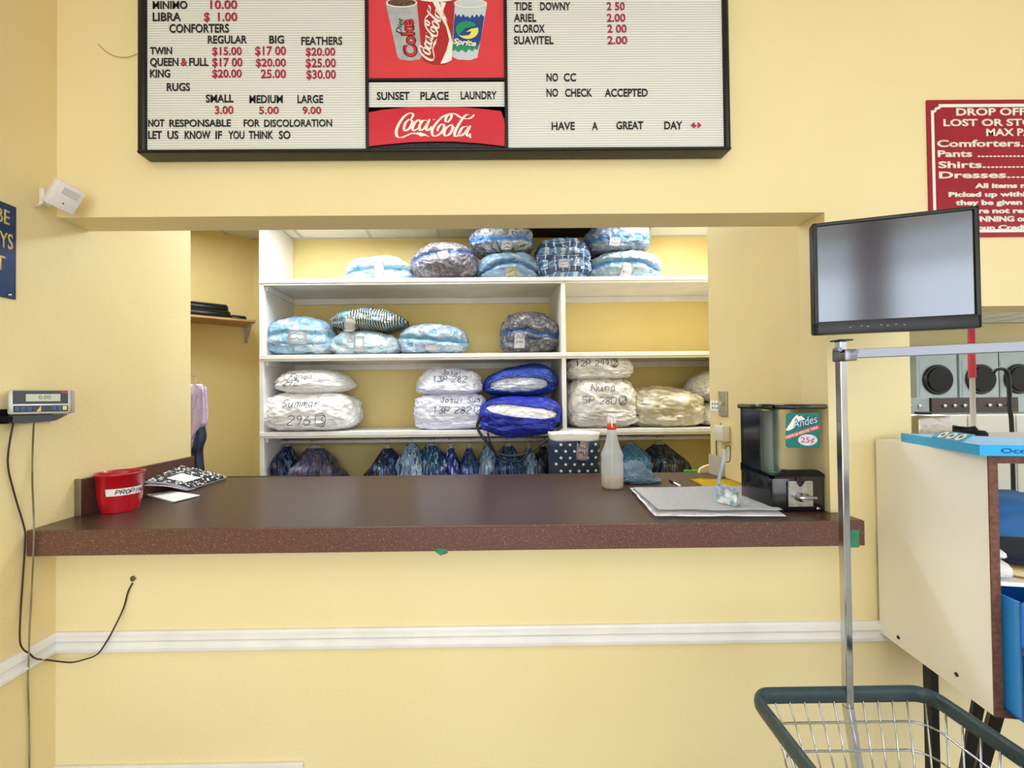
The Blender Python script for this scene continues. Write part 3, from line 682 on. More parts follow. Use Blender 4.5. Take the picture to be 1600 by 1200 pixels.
comf('white and sky blue bagged comforter, leftmost on the middle shelf', (408, 521, 494, 551), M_F, base_z=Z2, seed=8, crease=[(.25, .1, .12, 0, 0), (-.25, .08, .06, 0, .2)], tags=[(463, 526, 30, 22, 0)], e=(2.7, 2.4))
_, zg, _ = comf('pale turquoise bagged comforter gathered in the middle, under the striped one', (513, 622, 516, 552), M_A, base_z=Z2, seed=9, tags=[(561, 537, 16, 24, -3, None, 0)], ribs=.03, pinch=.15)
comf('dark green comforter with white stripes, bagged, stacked on the turquoise one', (517, 631, 481, 519), M_G, base_z=zg-.01, seed=10, tags=[(545, 506, 17, 24, -4, None, 0)], pinch=.4, e=(2.8, 2.6))
comf('sky blue and grey bagged comforter in the middle of the middle shelf', (621, 728, 505, 550), M_H, base_z=Z2, seed=11, crease=[(.15, .1, .14, -.15, 0)], tags=[(673, 541, 18, 12, -2, None, 1)])
comf('round grey-brown bagged comforter beside the shelf divider', (782, 875, 487, 547), M_I, base_z=Z2, seed=12, crease=[(.15, .1, .14, -.12, -.1), (-.2, .06, .07, .15, 0)], tags=[(812, 531, 16, 24, -1)], e=(2.4, 2.4), flat_b=.7)
# white sacks with marker writing
def sack(label, bx, m, **kw):
    kw.setdefault('wr', .03); kw.setdefault('lump', .03); kw.setdefault('fold', .02); kw.setdefault('n', 44)
    return bag('laundry_bag', label, 'laundry bag', bx, m, parent_group=G2, **kw)
_, z, _ = sack('large white laundry sack marked 296, lower one at the left end', (403, 545, 613, 672), WB, base_z=Z3, seed=21, e=(4.2, 3.2), depth=.5, yf=YSF-.02, dsil=.02, writing=[('Summar', 441, 636, 11), ('296 (3', 449, 664, 14)])
sack('white laundry sack lying on top of the large one marked 296', (416, 538, 577, 616), WB, base_z=z-.012, seed=22, pinch=.35, depth=.48, yf=YSF-.01, dsil=.03, writing=[('Fanon', 452, 592, 8), ('292', 443, 603, 9)])
_, z, _ = sack('bluish white laundry sack marked 13P 282, lower one mid shelf', (650, 757, 615, 666), WB2, base_z=Z3, seed=23, e=(5, 4), depth=.42, writing=[('Josui Sun', 688, 629, 8), ('13P 282 (2', 676, 646, 10)])
sack('domed bluish white sack stacked on the sack marked 282', (649, 752, 574, 617), WB2, base_z=z-.012, seed=24, e=(3, 2.4), depth=.42, writing=[('13P 282', 675, 597, 9), ('Josui', 690, 585, 7)], flat_b=.25)
_, z, _ = sack('greyish white laundry sack marked 5P 280 right of the divider', (890, 992, 590, 663), GB, base_z=Z3, seed=25, e=(4.4, 3.6), depth=.5, yf=YSF+.0, writing=[('Nuna', 924, 611, 11), ('5P', 910, 630, 10), ('280 (2', 936, 631, 10)])
sack('flat greyish white sack marked 299 pressed under the middle shelf', (890, 984, 560, 592), GB, base_z=z-.012, seed=26, e=(5, 4.5), depth=.44, writing=[('12P 299 (2', 900, 572, 8.5)])
sack('crumpled cream plastic sack beside the one marked 280', (984, 1099, 606, 663), CL, base_z=Z3, seed=27, e=(3, 2.8), depth=.42, lump=.05, wr=.04)
_, z, _ = sack('small pale sack low at the right edge of the lower shelf', (1094, 1180, 626, 663), GB, base_z=Z3, seed=28, depth=.4)
sack('round pale grey sack perched on the small one at the shelf right edge', (1081, 1180, 579, 628), mat('cool_grey_sack', 'C9CBD0', .6, col2='D8DADE', scale=8, bump=1, bscale=12), base_z=z-.012, seed=29, depth=.4, e=(2.4, 2.2))

# two royal blue totes, each holding a white sack
BLUE = mat('royal_blue_nylon', '1E2FA8', .5, col2=['16248E', '2638B4'], scale=10, bump=.7, bscale=14)
BLUE2 = mat('ultramarine_nylon', '1A3E9C', .5, col2=['122E84', '2048A8'], scale=10, bump=.7, bscale=14)
STR = mat('black_webbing', '0C0C12', .6)
def tote(label, bx, m, slot, base_z, yf, depth, seed, bag_label, rot=0, straps=(), tilt=0, wm=WB, sag=0):
    x0, x1, yt, yb = bx; Y = yf+.08
    X0, X1 = aY(x0, (yt+yb)/2, Y).x, aY(x1, (yt+yb)/2, Y).x; zt = aY((x0+x1)/2, yt, Y).z; zb_ = base_z
    c = Vector(((X0+X1)/2, yf+depth/2, zb_))
    th = thing('laundry_tote', label, 'tote bag', c, 'blue totes stacked on the lower shelf')
    bm = pillow(X1-X0, depth, zt-zb_, n=56, e=(2.8, 2.5), seed=seed, lump=.035, wr=.014, flat_b=.6, ribs=0)
    for v in bm.verts: v.co.z += tilt*v.co.x*(v.co.z/(zt-zb_))
    bmesh.ops.translate(bm, vec=c, verts=bm.verts)
    for v in bm.verts:
        if sag and v.co.y < YSF-.02: v.co.z -= sag*min(1, (YSF-.02-v.co.y)/.05)*max(0, 1-(v.co.z-zb_)/(zt-zb_))**1.2
    sx0, sx1, slope, zc_, hh = slot     # opening in pixels
    kill = []
    for f in bm.faces:
        q = f.calc_center_median()
        if q.y > c.y: continue
        xx = (q.x-aY(sx0, 600, yf).x)/(aY(sx1, 600, yf).x-aY(sx0, 600, yf).x)
        if 0 < xx < 1:
            pc = aY(sx0+(sx1-sx0)*xx, zc_+slope*(xx-.5), yf).z
            hz = (aY(700, 600-hh, yf).z-aY(700, 600, yf).z)*(1-abs(2*xx-1)**3)**.6
            if abs(q.z-pc) < hz: kill.append(f)
    bmesh.ops.delete(bm, geom=kill, context='FACES')
    for _ in range(3):
        bmesh.ops.delete(bm, geom=[f for f in bm.faces if sum(e.is_boundary for e in f.edges) >= 3], context='FACES')
    for _ in range(14):
        new = {}
        for v in bm.verts:
            if v.is_boundary:
                nb = [e.other_vert(v).co for e in v.link_edges if e.is_boundary]
                if len(nb) == 2: new[v] = v.co*.4+(nb[0]+nb[1])*.3
        for v, co_ in new.items(): v.co = co_
    bmesh.ops.solidify(bm, geom=bm.faces[:], thickness=.006)
    obj('tote_body', bm, m, th, True)
    for s_ in straps:
        bm = B(); tube(bm, smoothpts(s_, 6), .015, 8, squash=(1, .5)); obj('strap', bm, STR, th, True)
    # the sack inside
    g = aY((sx0+sx1)/2, zc_, yf)
    bm = pillow(X1-X0, depth, zt-zb_, n=44, e=(2.8, 2.5), seed=seed, lump=.035, wr=.014, flat_b=.6, fold=.03)
    for v in bm.verts: v.co.z += tilt*v.co.x*(v.co.z/(zt-zb_))
    for v in bm.verts: v.co = Vector((v.co.x*.93, v.co.y*.93, (zt-zb_)/2+(v.co.z-(zt-zb_)/2)*.88))
    bmesh.ops.translate(bm, vec=c, verts=bm.verts)
    for v in bm.verts:
        if sag and v.co.y < YSF-.02: v.co.z -= sag*min(1, (YSF-.02-v.co.y)/.05)*max(0, 1-(v.co.z-zb_)/(zt-zb_))**1.2
    o = obj('laundry_bag', bm, wm, None, True); tag(o, bag_label, 'laundry bag', 'white sacks inside the blue totes')
    return zt
sp_ = lambda pts, Y: [aY(x, y, Y+dy) for x, y, dy in pts]
zt_ = tote('royal blue nylon tote with black straps, lower one overhanging the shelf', (748, 882, 617, 686), BLUE, (757, 877, 12, 643, 9.5), Z3+.001, YSF-.17, .58, 31,
     'white sack showing through the lower blue tote', straps=[
     sp_([(752, 650, .02), (746, 668, -.01), (760, 690, -.03), (776, 707, -.03), (800, 712, -.03), (825, 707, -.03), (850, 690, -.03), (878, 666, 0)], YSF-.16),
     sp_([(762, 676, -.01), (768, 695, -.03), (782, 715, -.04), (808, 722, -.04), (822, 712, -.04), (828, 700, -.03)], YSF-.16)], sag=.07)
tote('royal blue nylon tote, upper one with a crinkled grey-white sack', (757, 873, 570, 624), BLUE2, (765, 858, -3, 601, 11.5), zt_-.012, YSF-.04, .46, 33,
     'crinkled grey-white sack showing through the upper blue tote', tilt=.12, wm=mat('crinkled_pale_sack', 'D4D9E6', .5, col2=['BCC4D8', 'ECEFF6'], scale=16, bump=1.5, bscale=16, coat=.5))

# ---------------------------------------------------------------- clothes on the rod
YR = YSF+.27
PAL = {
 'navy': ['0A1430', '182C66', '0C142C', '5F82BC'], 'purple': ['39456A', '6C7AA2', '5B4C60', '3A2F3C', '8A6E84'], 'royal': ['0C2C90', '2254C8', '10287C', 'DCE8FA'],
 'ice': ['7FB0DC', 'EAF4FC', '4C7DB4', 'C4DCF0', '28406C'], 'teal': ['143A5C', '2E6EA4', '102840', 'A8D4EC'], 'mid': ['102E6C', '123A80', '7EACDA', '1A4490'],
 'black': ['0A0D14', '1E2A44', '12161E', '4A5C80'], 'sky': ['3F7FBC', '8CC0E8', '2F62A0', '5C98CC']}
FILM = mat('clear_film', 'EAF2F8', .15, alpha=.35, spec=.8, bump=1, bscale=30)
def garment(px, wpx, pal, label, top=700, seed=0, lean=0, hooks=2, Y=YR):
    m = mat('wrapped_clothes_'+pal, PAL[pal][0], .45, col2=PAL[pal], scale=26, stretch=(2.2, 1, .16), detail=2, contrast=(.40, .60), coat=1, coatr=.06, crinkle=1.0, crs=16)
    sc = (aY(750, 700, Y).x-aY(650, 700, Y).x)/100; c = aY(px, 700, Y); zt = aY(px, top, Y).z; hw = wpx*sc/2
    th = thing('wrapped_garment', label, 'clothes', (c.x, Y, ZR-.75), 'plastic-wrapped clothes on the rod under the lower shelf')
    bm = B(); rings = []; n = 40; H = zt-(ZR-.75)
    for i in range(22):
        f = i/21; z = zt-H*f
        vis = min(1, (zt-z)/.22)
        k = (.30+.70*vis**.8); rx = hw*1.22*k*(1+.12*f); ry = .03+.20*min(1, (zt-z)/.13)
        ring = []
        for j in range(n):
            a = 2*math.pi*j/n
            pl = 1+.13*math.sin(a*13+seed+2*noise.noise(Vector((a, z*4, seed))))*min(1, f*8)+.45*noise.noise(Vector((math.cos(a)*1.6, math.sin(a)*1.6, z*5+seed*3)))*min(1, f*6+.2)
            ring.append(bm.verts.new((c.x+lean*(zt-z)*sc*100*.2+rx*pl*math.cos(a), Y+ry*pl*math.sin(a), z)))
        rings.append(ring)
    for a, b in zip(rings, rings[1:]):
        for j in range(n): bm.faces.new((a[j], b[j], b[(j+1) % n], a[(j+1) % n]))
    bm.faces.new(rings[0]); bm.faces.new(rings[-1][::-1])
    obj('plastic_cover', bm, m, th, True)
    bm = B(); n2 = 16; top_r = [rings_co for rings_co in ((zt-.05, .5), (zt-.01, .34), (zt+.02, .16), (ZR-.03, .08))]; prev = None
    for z, k2 in top_r:
        ring = [bm.verts.new((c.x+hw*k2*(1+.25*math.sin(5*t+seed))*math.cos(t), Y+.05*k2*2*math.sin(t), z)) for t in [2*math.pi*q/n2 for q in range(n2)]]
        if prev:
            for q in range(n2): bm.faces.new((prev[q], prev[(q+1) % n2], ring[(q+1) % n2], ring[q]))
        prev = ring
    obj('clear_film', bm, FILM, th, True)
    for i in range(hooks):
        x = c.x+(i-(hooks-1)/2)*.022
        pts = [(x, Y, zt-.02), (x, Y, ZR-.022), (x, Y+.016, ZR-.018), (x, Y+.0225, ZR), (x, Y+.016, ZR+.016), (x, Y, ZR+.0195), (x, Y-.016, ZR+.016), (x, Y-.022, ZR+.004)]
        bm = B(); tube(bm, smoothpts(pts, 3), .0022, 6); obj('hanger_hook', bm, CHROME, th, True)
for i, (px, wp, pal, lb, top, ln) in enumerate([
 (449, 30, 'navy', 'narrow dark navy wrapped clothes, leftmost on the rod', 697, -.6), (492, 66, 'purple', 'wide purple-grey wrapped clothes, second from the left on the rod', 700, .3),
 (606, 40, 'navy', 'dark blue wrapped clothes starting the middle cluster on the rod', 700, -.4), (643, 40, 'ice', 'white and ice blue wrapped clothes left of the teal ones', 694, -.1),
 (674, 46, 'teal', 'teal blue wrapped clothes leaning right in the middle cluster', 696, .5), (704, 26, 'royal', 'bright royal blue wrapped clothes with a white edge', 700, 0), 
 (733, 26, 'mid', 'slim blue wrapped clothes just left of the tote straps', 700, 0), (762, 30, 'ice', 'pale ice blue wrapped clothes just under the left tote strap', 697, 0),
 (794, 42, 'mid', 'broad blue wrapped clothes hanging under the totes', 697, 0), (826, 26, 'ice', 'pale striped wrapped clothes under the right tote strap', 700, .1),
 (848, 26, 'black', 'nearly black wrapped clothes beside the star hamper', 697, 0), (985, 50, 'sky', 'sky blue wrapped clothes behind the spray bottle', 694, .3), (1030, 60, 'black', 'black and navy wrapped clothes, rightmost on the rod', 694, .4)]):
    garment(px, wp, pal, lb, top, i*1.7, ln, hooks=2 if wp < 45 else 3)
# ---------------------------------------------------------------- star hamper on a stool
hy = 1.2
hc = aY(896, 700, hy); sc = (aY(750, 700, hy).x-aY(650, 700, hy).x)/100
hr = 39*sc; ht = aY(896, 689, hy-hr*.6).z; hb = ht-.42
hp = thing('hamper', 'navy hamper printed with white stars, paper slip pinned on it', 'hamper', (hc.x, hy, hb))
NAVY = mat('navy_canvas', '1C2A40', .7, col2='22324A', scale=60, bump=.3, bscale=200)
def body(r, z0, z1, c, e=3.2, n=48, k=10, closed=True):
    bm = B(); rings = []
    for i in range(k+1):
        z = z0+(z1-z0)*i/k; rr = r*(.94+.06*i/k)
        rings.append([bm.verts.new((c.x+rr*math.copysign(abs(math.cos(a))**(2/e), math.cos(a)), hy+rr*.85*math.copysign(abs(math.sin(a))**(2/e), math.sin(a)), z)) for a in [2*math.pi*j/n for j in range(n)]])
    for a, b in zip(rings, rings[1:]):
        for j in range(n): bm.faces.new((a[j], a[(j+1) % n], b[(j+1) % n], b[j]))
    bm.faces.new(rings[0][::-1]); bm.faces.new(rings[-1]); return bm
bm = body(hr, hb, ht, hc); hv = bvh_of(bm); obj('canvas_body', bm, NAVY, hp, True)
bm = body(hr*.99, ht+.0, ht+.05, hc, k=4)
for v in bm.verts: v.co.z += .012*noise.noise(v.co*14)
obj('white_liner', bm, mat('white_liner_cloth', 'F3EFEA', .8, bump=.6, bscale=30), hp, True)
bm = B(); f = on_surface(hv, .0008)
for j in range(12):
    for i in range(-4, 5):
        cx = hc.x+(i+.5*(j % 2))*.056+.004; cz = ht-.02-j*.042
        pts = []
        for a in range(10):
            r = .0125 if a % 2 == 0 else .0055; an = math.pi/2+a*math.pi/5+.2
            p = f((cx+r*math.cos(an), 0, cz+r*math.sin(an)))
            if p is None: break
            pts.append(p)
        if len(pts) == 10: 
            cn = bm.verts.new(sum(pts, Vector())/10+Vector((0, -.0003, 0))); vv = [bm.verts.new(p) for p in pts]
            for a in range(10): bm.faces.new((cn, vv[a], vv[(a+1) % 10]))
obj('star_print', bm, WH, hp)
add_tag(hp, hv, 911, 705, 19, 30, -5, mat('pink_slip', 'EBDCDC', .6), 3, Y=hy-hr)
st = thing('stool', 'small wooden stool holding the star hamper behind the counter', 'stool', (hc.x, hy, 0))
WD = mat('plain_wood', 'A07A50', .5, col2='8A6540', scale=4, stretch=(1, 8, 8))
bm = B(); box(bm, (hc.x-.2, hy-.18, hb-.03), (hc.x+.2, hy+.18, hb), .006); obj('seat', bm, WD, st)
for sx in (-.17, .17):
    for sy in (-.15, .15):
        bm = B(); box(bm, (hc.x+sx-.018, hy+sy-.018, 0), (hc.x+sx+.018, hy+sy+.018, hb-.03)); obj('leg', bm, WD, st)

# ---------------------------------------------------------------- on the counter
def C(px, py): return aZ(px, py, ZC)
# red tip bucket
bc = C(166, 797); bc.x = max(bc.x, XL+.105)
bk = thing('bucket', 'red plastic bucket with a taped handwritten tip label', 'bucket', bc)
REDP = mat('red_plastic', 'B81020', .3, coat=.3)
R0, R1, HB = .064, .085, .162
bm = B(); lathe(bm, [(0, .003), (R0-.004, .003), (R0, 0), (R0, .003), (R0+.012, .06), (R1-.003, HB-.010), (R1+.001, HB-.008), (R1+.002, HB-.003), (R1+.001, HB), (R1-.002, HB), (R1-.004, HB-.012), (R0+.009, .06), (R0-.004, .008), (0, .008)], bc, 48, caps=False)
obj('bucket_body', bm, REDP, bk, True)
def onb(a, z, off=.0008):
    r = R0+(R1-R0)*z/HB+off+.003; return bc+Vector((r*math.cos(a), r*math.sin(a), z))
va = math.atan2(CAM.y-bc.y, CAM.x-bc.x)     # the label turned to the room
a0 = va-.62; a1 = va+1.05
bm = B(); n = 24; rows = [[bm.verts.new(onb(a0+(a1-a0)*i/n, z)) for i in range(n+1)] for z in (.073, .083, .093, .103)]
for p, q in zip(rows, rows[1:]):
    for i in range(n): bm.faces.new((p[i], p[i+1], q[i+1], q[i]))
o = obj('tape_label', bm, mat('white_tape', 'F4F1EC', .6), bk, True)
bm = B(); paths, _ = glyph_paths('PROPINA', 0, 0, .017, slant=.25, jit=.3)
strokes(bm, paths, .003, lambda x, y: onb(a0+.42+x/.078, .079+y, .0018), 3)
obj('handwriting', bm, INKB, bk)
# composition notebook
def quad_book(name, pts, h, m, parent=None, z0=ZC+.0005, bev=0):
    bm = B(); ps = [aZ(x, y, z0) for x, y in pts]; prism(bm, [Vector((p.x, p.y, z0)) for p in ps], (0, 0, h))
    if bev: bmesh.ops.bevel(bm, geom=bm.edges[:], offset=bev, segments=2, affect='EDGES')
    return bm
nb = thing('composition_notebook', 'black marbled composition notebook propped against the left backsplash', 'notebook', C(298, 760))
PG = mat('page_edge', 'D8D2DC', .7, col2='BDB8C4', scale=40, stretch=(1, 1, 20))
MB = mat('marbled_cover', '15171A', .5, col2=['101216', 'E8E6E2'], scale=75, contrast=(.52, .56), detail=6)
def gridsheet(c4, z, nx, ny, zf, th):
    bm = B(); G = []
    for j in range(ny+1):
        G.append([])
        for i in range(nx+1):
            a = c4[0].lerp(c4[1], i/nx); b = c4[3].lerp(c4[2], i/nx); p = a.lerp(b, j/ny); G[-1].append(bm.verts.new(Vector((p.x, p.y, z+zf(i/nx, j/ny)))))
    for j in range(ny):
        for i in range(nx): bm.faces.new((G[j][i], G[j][i+1], G[j+1][i+1], G[j+1][i]))
    bmesh.ops.solidify(bm, geom=bm.faces[:], thickness=-th); return bm
def sheet3(c4, nx, ny, bul, th, off=0):
    nn = (c4[1]-c4[0]).cross(c4[3]-c4[0]).normalized(); bm = B(); G = []
    if nn.z < 0: nn = -nn
    for j in range(ny+1):
        G.append([bm.verts.new(c4[0].lerp(c4[1], i/nx).lerp(c4[3].lerp(c4[2], i/nx), j/ny)+nn*(off+bul(i/nx, j/ny))) for i in range(nx+1)])
    lo = [[bm.verts.new(v.co-nn*th) for v in row] for row in G]
    for j in range(ny):
        for i in range(nx):
            bm.faces.new((G[j][i], G[j][i+1], G[j+1][i+1], G[j+1][i])); bm.faces.new((lo[j][i], lo[j+1][i], lo[j+1][i+1], lo[j][i+1]))
    for i in range(nx): bm.faces.new((G[0][i], lo[0][i], lo[0][i+1], G[0][i+1])); bm.faces.new((G[ny][i], G[ny][i+1], lo[ny][i+1], lo[ny][i]))
    for j in range(ny): bm.faces.new((G[j][0], G[j+1][0], lo[j+1][0], lo[j][0])); bm.faces.new((G[j][nx], lo[j][nx], lo[j+1][nx], G[j+1][nx]))
    bmesh.ops.recalc_face_normals(bm, faces=bm.faces)
    for v in bm.verts: v.co.z = max(v.co.z, ZC+.0006)
    return bm
nA, nD = aX(226, 751, -1.585), aX(283, 727, -1.6); nB_, nC_ = C(298, 768), C(356, 749)
nB_.z += .018; nC_.z += .016
n4 = [nA, nB_, nC_, nD]; wave = lambda u, v: .010*math.sin(u*math.pi)*(1-.5*v)
bm = sheet3(n4, 12, 10, wave, .0016); obj('front_cover', bm, MB, nb, True)
bm = sheet3([nA.lerp(nD, .02), nB_.lerp(nC_, .02), nC_.lerp(nB_, .02), nD.lerp(nA, .02)], 12, 10, wave, .013, -.002); obj('pages', bm, PG, nb, 'auto')
bm = sheet3([nA.lerp(nD, -.02)+Vector((0, 0, -.005)), nB_.lerp(nC_, -.03), nC_, nD], 12, 10, wave, .0015, -.0165); obj('back_cover', bm, DARK, nb)
cu1 = [nA+Vector((.0, -.005, -.02)), nB_+Vector((-.01, -.012, -.008)), nB_.lerp(nC_, .12)+Vector((0, 0, -.01)), nA.lerp(nD, .12)+Vector((0, 0, -.02))]
bm = sheet3(cu1, 10, 3, lambda u, v: .012*math.sin(u*math.pi)*(1-v), .006); obj('curled_page', bm, PG, nb, True)
def nbp(u, v, o_): return nA.lerp(nB_, u).lerp(nD.lerp(nC_, u), v)
bm = sheet3([nbp(.28, .18, 0), nbp(.72, .16, 0), nbp(.74, .52, 0), nbp(.30, .54, 0)], 6, 4, lambda u, v: .0105, .0006); obj('name_label', bm, PAPER, nb, True)
# small white cards
cds = thing('note_card', 'two small white cards in front of the marbled notebook', 'card', C(270, 778))
c4 = [C(228, 775), C(271, 786), C(312, 776), C(268, 769)]
bm = B(); prism(bm, [Vector((p.x, p.y, ZC+.0045)) for p in c4], (0, 0, .003)); obj('card', bm, PAPER, cds)
bm = B(); prism(bm, [Vector((p.x-.010, p.y+.008, ZC+.0005)) for p in c4], (0, 0, .0035)); obj('card', bm, mat('grey_card', 'D8D8DC', .6), cds)
# crumpled grey and white cloth behind the notebook, hanging clothes by the passage wall
def blob(c, sx, sy, sz, seed, amp=.35, n=14, fq=2.2):
    bm = B(); bmesh.ops.create_icosphere(bm, subdivisions=4, radius=1)
    for v in bm.verts:
        q = v.co.copy(); k = 1+amp*noise.fractal(q*fq+Vector((seed, seed, seed)), 1, 2, 4)
        k *= 1-.18*abs(noise.noise(q*4.5+Vector((seed*2, 0, 0))))
        v.co = Vector((q.x*sx*k, q.y*sy*k, max(-sz*.42, q.z*sz*k))) + c
    return bm
g = thing('folded_cloth', 'crumpled grey and white cloth at the far left end of the counter', 'cloth', aZ(322, 738, ZC))
cc = Vector((aZ(322, 738, ZC).x, .80, ZC))
bm = blob(cc+Vector((0, 0, .03)), .05, .05, .07, 3, .6); obj('cloth', bm, mat('grey_white_cloth', 'C9CCD0', .8, col2=['3C4450', 'E6E6E6'], scale=12, contrast=(.45, .52)), g, True)
# garments hanging beyond the passage wall
ga = thing('hanging_shirt', 'pale lilac wrapped shirt hanging past the end of the left wall', 'shirt', aY(308, 742, .95))
def drape(pts_l, pts_r, Y, dep, m, name, par, ripple=.008, seed=0):
    bm = B(); n = len(pts_l); K = 12; rows = []
    for (a, b) in zip(smoothpts([(x, y, 0) for x, y in pts_l], 4), smoothpts([(x, y, 0) for x, y in pts_r], 4)):
        A = aY(a.x, a.y, Y); Bq = aY(b.x, b.y, Y); row = []
        for k in range(K*2):
            t = k/K if k <= K else 2-k/K
            front = k <= K
            p = A.lerp(Bq, t); bul = math.sin(math.pi*min(1, max(0, t)))*dep
            p.y += (-bul if front else bul*.6)+ripple*math.sin(t*17+seed+p.z*5)
            row.append(bm.verts.new(p))
        rows.append(row)
    for a, b in zip(rows, rows[1:]):
        for k in range(K*2): bm.faces.new((a[k], a[(k+1) % (2*K)], b[(k+1) % (2*K)], b[k]))
    bm.faces.new(rows[0][::-1]); bm.faces.new(rows[-1]); bmesh.ops.recalc_face_normals(bm, faces=bm.faces)
    return obj(name, bm, m, par, True)
LIL = mat('lilac_cloth', 'D9C3DE', .5, col2='CDB5D6', scale=5, coat=.7, coatr=.15, crinkle=.6)
drape([(285, 602), (285, 640), (285, 690), (285, 742)], [(316, 600), (324, 620), (324, 655), (312, 665)], .95, .05, LIL, 'shirt_body', ga)
drape([(316, 604), (317, 640), (313, 664)], [(322, 604), (325, 640), (324, 664)], .93, .02, LIL, 'sleeve', ga)
drape([(310, 664), (303, 690), (300, 720), (299, 738)], [(320, 664), (324, 682), (318, 700), (320, 738)], .97, .03, mat('dark_cloth', '20242E', .7, col2='4A5578', scale=10), 'trousers', ga)
bm = B(); tube(bm, smoothpts([aY(306, 612, .97), aY(306, 590, .97)], 3), .002, 6); zz = aY(306, 588, .97)
tube(bm, [(zz.x, .97, zz.z), (zz.x, .8, zz.z+.02), (XL-.01, .77, zz.z+.02)], .004, 6); obj('hanger_hook', bm, CHROME, ga)
# spray bottle
sc_ = C(957, 762)
sb = thing('spray_bottle', 'clear spray bottle with red collar and brownish liquid', 'spray bottle', sc_)
k = (sc_ - CAM).y/F*1.03
zpx = lambda y: (762-y)*k
pr = [(15.0, 762), (16, 759), (16, 722), (15.6, 718), (16.2, 712), (14.5, 707), (11.5, 700), (8.5, 688), (6.6, 676), (6.2, 672)]
CLR = mat('frosted_plastic', 'F2F5F6', .3, trans=.35, ior=1.2, alpha=.5)
bm = B(); lathe(bm, [(r*k, zpx(y)) for r, y in pr], sc_, 32); bt = obj('bottle_body', bm, CLR, sb, True)
bm = B(); lathe(bm, [(15.2*k, zpx(761)), (15.5*k, zpx(758)), (15.5*k, zpx(746)), (0.001, zpx(746))], sc_, 32); obj('liquid', bm, mat('brown_liquid', 'B08A60', .2, alpha=.85), sb, True)
bm = B(); lathe(bm, [(6.4*k, zpx(674)), (7*k, zpx(673)), (7*k, zpx(666)), (5.6*k, zpx(665))], sc_, 24); obj('collar', bm, mat('red_collar', 'E03A2C', .4), sb, True)
bm = B(); T = sc_
box(bm, T+Vector((-6*k, -.016, zpx(664.8))), T+Vector((6*k, .016, zpx(655))), .006); box(bm, T+Vector((-4*k, -.02, zpx(657))), T+Vector((6.5*k, .03, zpx(650))), .005)
box(bm, T+Vector((-3*k, -.035, zpx(655))), T+Vector((2*k, -.018, zpx(651))), .002)
obj('spray_head', bm, mat('white_plastic', 'F0EEEA', .4), sb, 'auto')
bm = B(); tube(bm, smoothpts([T+Vector((-2*k, -.02, zpx(656))), T+Vector((-3*k, -.034, zpx(663))), T+Vector((-2*k, -.03, zpx(670)))], 4), .004, 8); obj('trigger', bm, mat('white_plastic', 'F0EEEA', .4), sb, True)
bm = B(); tube(bm, [T+Vector((0, 0, .004)), T+Vector((0, 0, zpx(668)))], .002, 6); obj('dip_tube', bm, mat('tube_plastic', 'D8DCE0', .4), sb)
# blue-grey rag
rc = C(1000, 756)
bm = pillow(.165, .11, .10, n=44, e=(2.2, 2.0), seed=44, lump=.13, wr=.07, fold=.055, flat_b=.3)
for v in bm.verts:
    s_ = (v.co.z/.10); v.co.x += .035*(1-s_)**2*(1 if v.co.x > 0 else -.3)*abs(v.co.x)/.08; v.co.z *= 1-.35*max(0, v.co.x/.1)
bmesh.ops.translate(bm, vec=(rc.x, rc.y+.035, ZC+.0005), verts=bm.verts)
o = obj('cleaning_rag', bm, mat('slate_blue_terry', '6B8294', .9, col2='7C93A6', scale=30, bump=.8, bscale=150), None, True)
tag(o, 'crumpled slate blue rag behind the spray bottle', 'rag')
# pen
a = C(1046, 752)+Vector((0, 0, .006)); b = C(1068, 764)+Vector((0, 0, .006)); pn = thing('pen', 'black and white ballpoint pen lying on the counter', 'pen', C(1057, 758))
bm = B(); tube(bm, [a, a.lerp(b, .35)], .0055, 10); obj('cap', bm, DARK, pn, True)
bm = B(); tube(bm, [a.lerp(b, .35), a.lerp(b, .85)], .0052, 10); obj('barrel', bm, PAPER, pn, True)
bm = B(); tube(bm, [a.lerp(b, .85), b], [.005, .001], 10); obj('tip', bm, DARK, pn, True)
# yellow envelope
bm = gridsheet([C(1108, 766), C(1165, 768), C(1170, 748), C(1074, 748)], ZC+.0025, 6, 6, lambda u, v: .001*math.sin(u*5), .0015)
o = obj('envelope', bm, mat('yellow_paper', 'FFD42A', .6), None, True); tag(o, 'yellow envelope lying beneath the foil block at the back', 'envelope')
# white towel
cn = [C(1023, 811), C(1229, 812), C(1163, 766), C(984, 766)]
TOW = mat('white_terry', 'FCFBFB', .9, col2='F4F2F4', scale=50, bump=.7, bscale=220)
bm = gridsheet(cn, ZC+.012, 44, 22, lambda u, v: .0018*noise.noise(Vector((u*6, v*5, 2))), .010)
for v in bm.verts:
    v.co.x += .006*noise.noise(Vector((v.co.y*12, v.co.z, 1))); v.co.y += .006*noise.noise(Vector((v.co.x*7, 2, 1)))
    v.co.z = max(v.co.z, ZC+.001)
bmesh.ops.bevel(bm, geom=[e for e in bm.edges if e.calc_face_angle(0) > 1], offset=.003, segments=2, affect='EDGES')
tw = thing('towel', 'folded white terry towel spread in front of the candy machine', 'towel', C(1100, 790)); obj('lower_layer', bm, TOW, tw, True)
c5 = [C(1027, 805), C(1225, 806), C(1165, 765), C(988, 768)]
bm = gridsheet(c5, ZC+.021, 44, 20, lambda u, v: .0022*noise.noise(Vector((u*5, v*4, 9)))+.001*math.sin(v*30), .008)
for v in bm.verts: v.co.y += .008*noise.noise(Vector((v.co.x*6, 5, 1)))
obj('upper_layer', bm, TOW, tw, True)
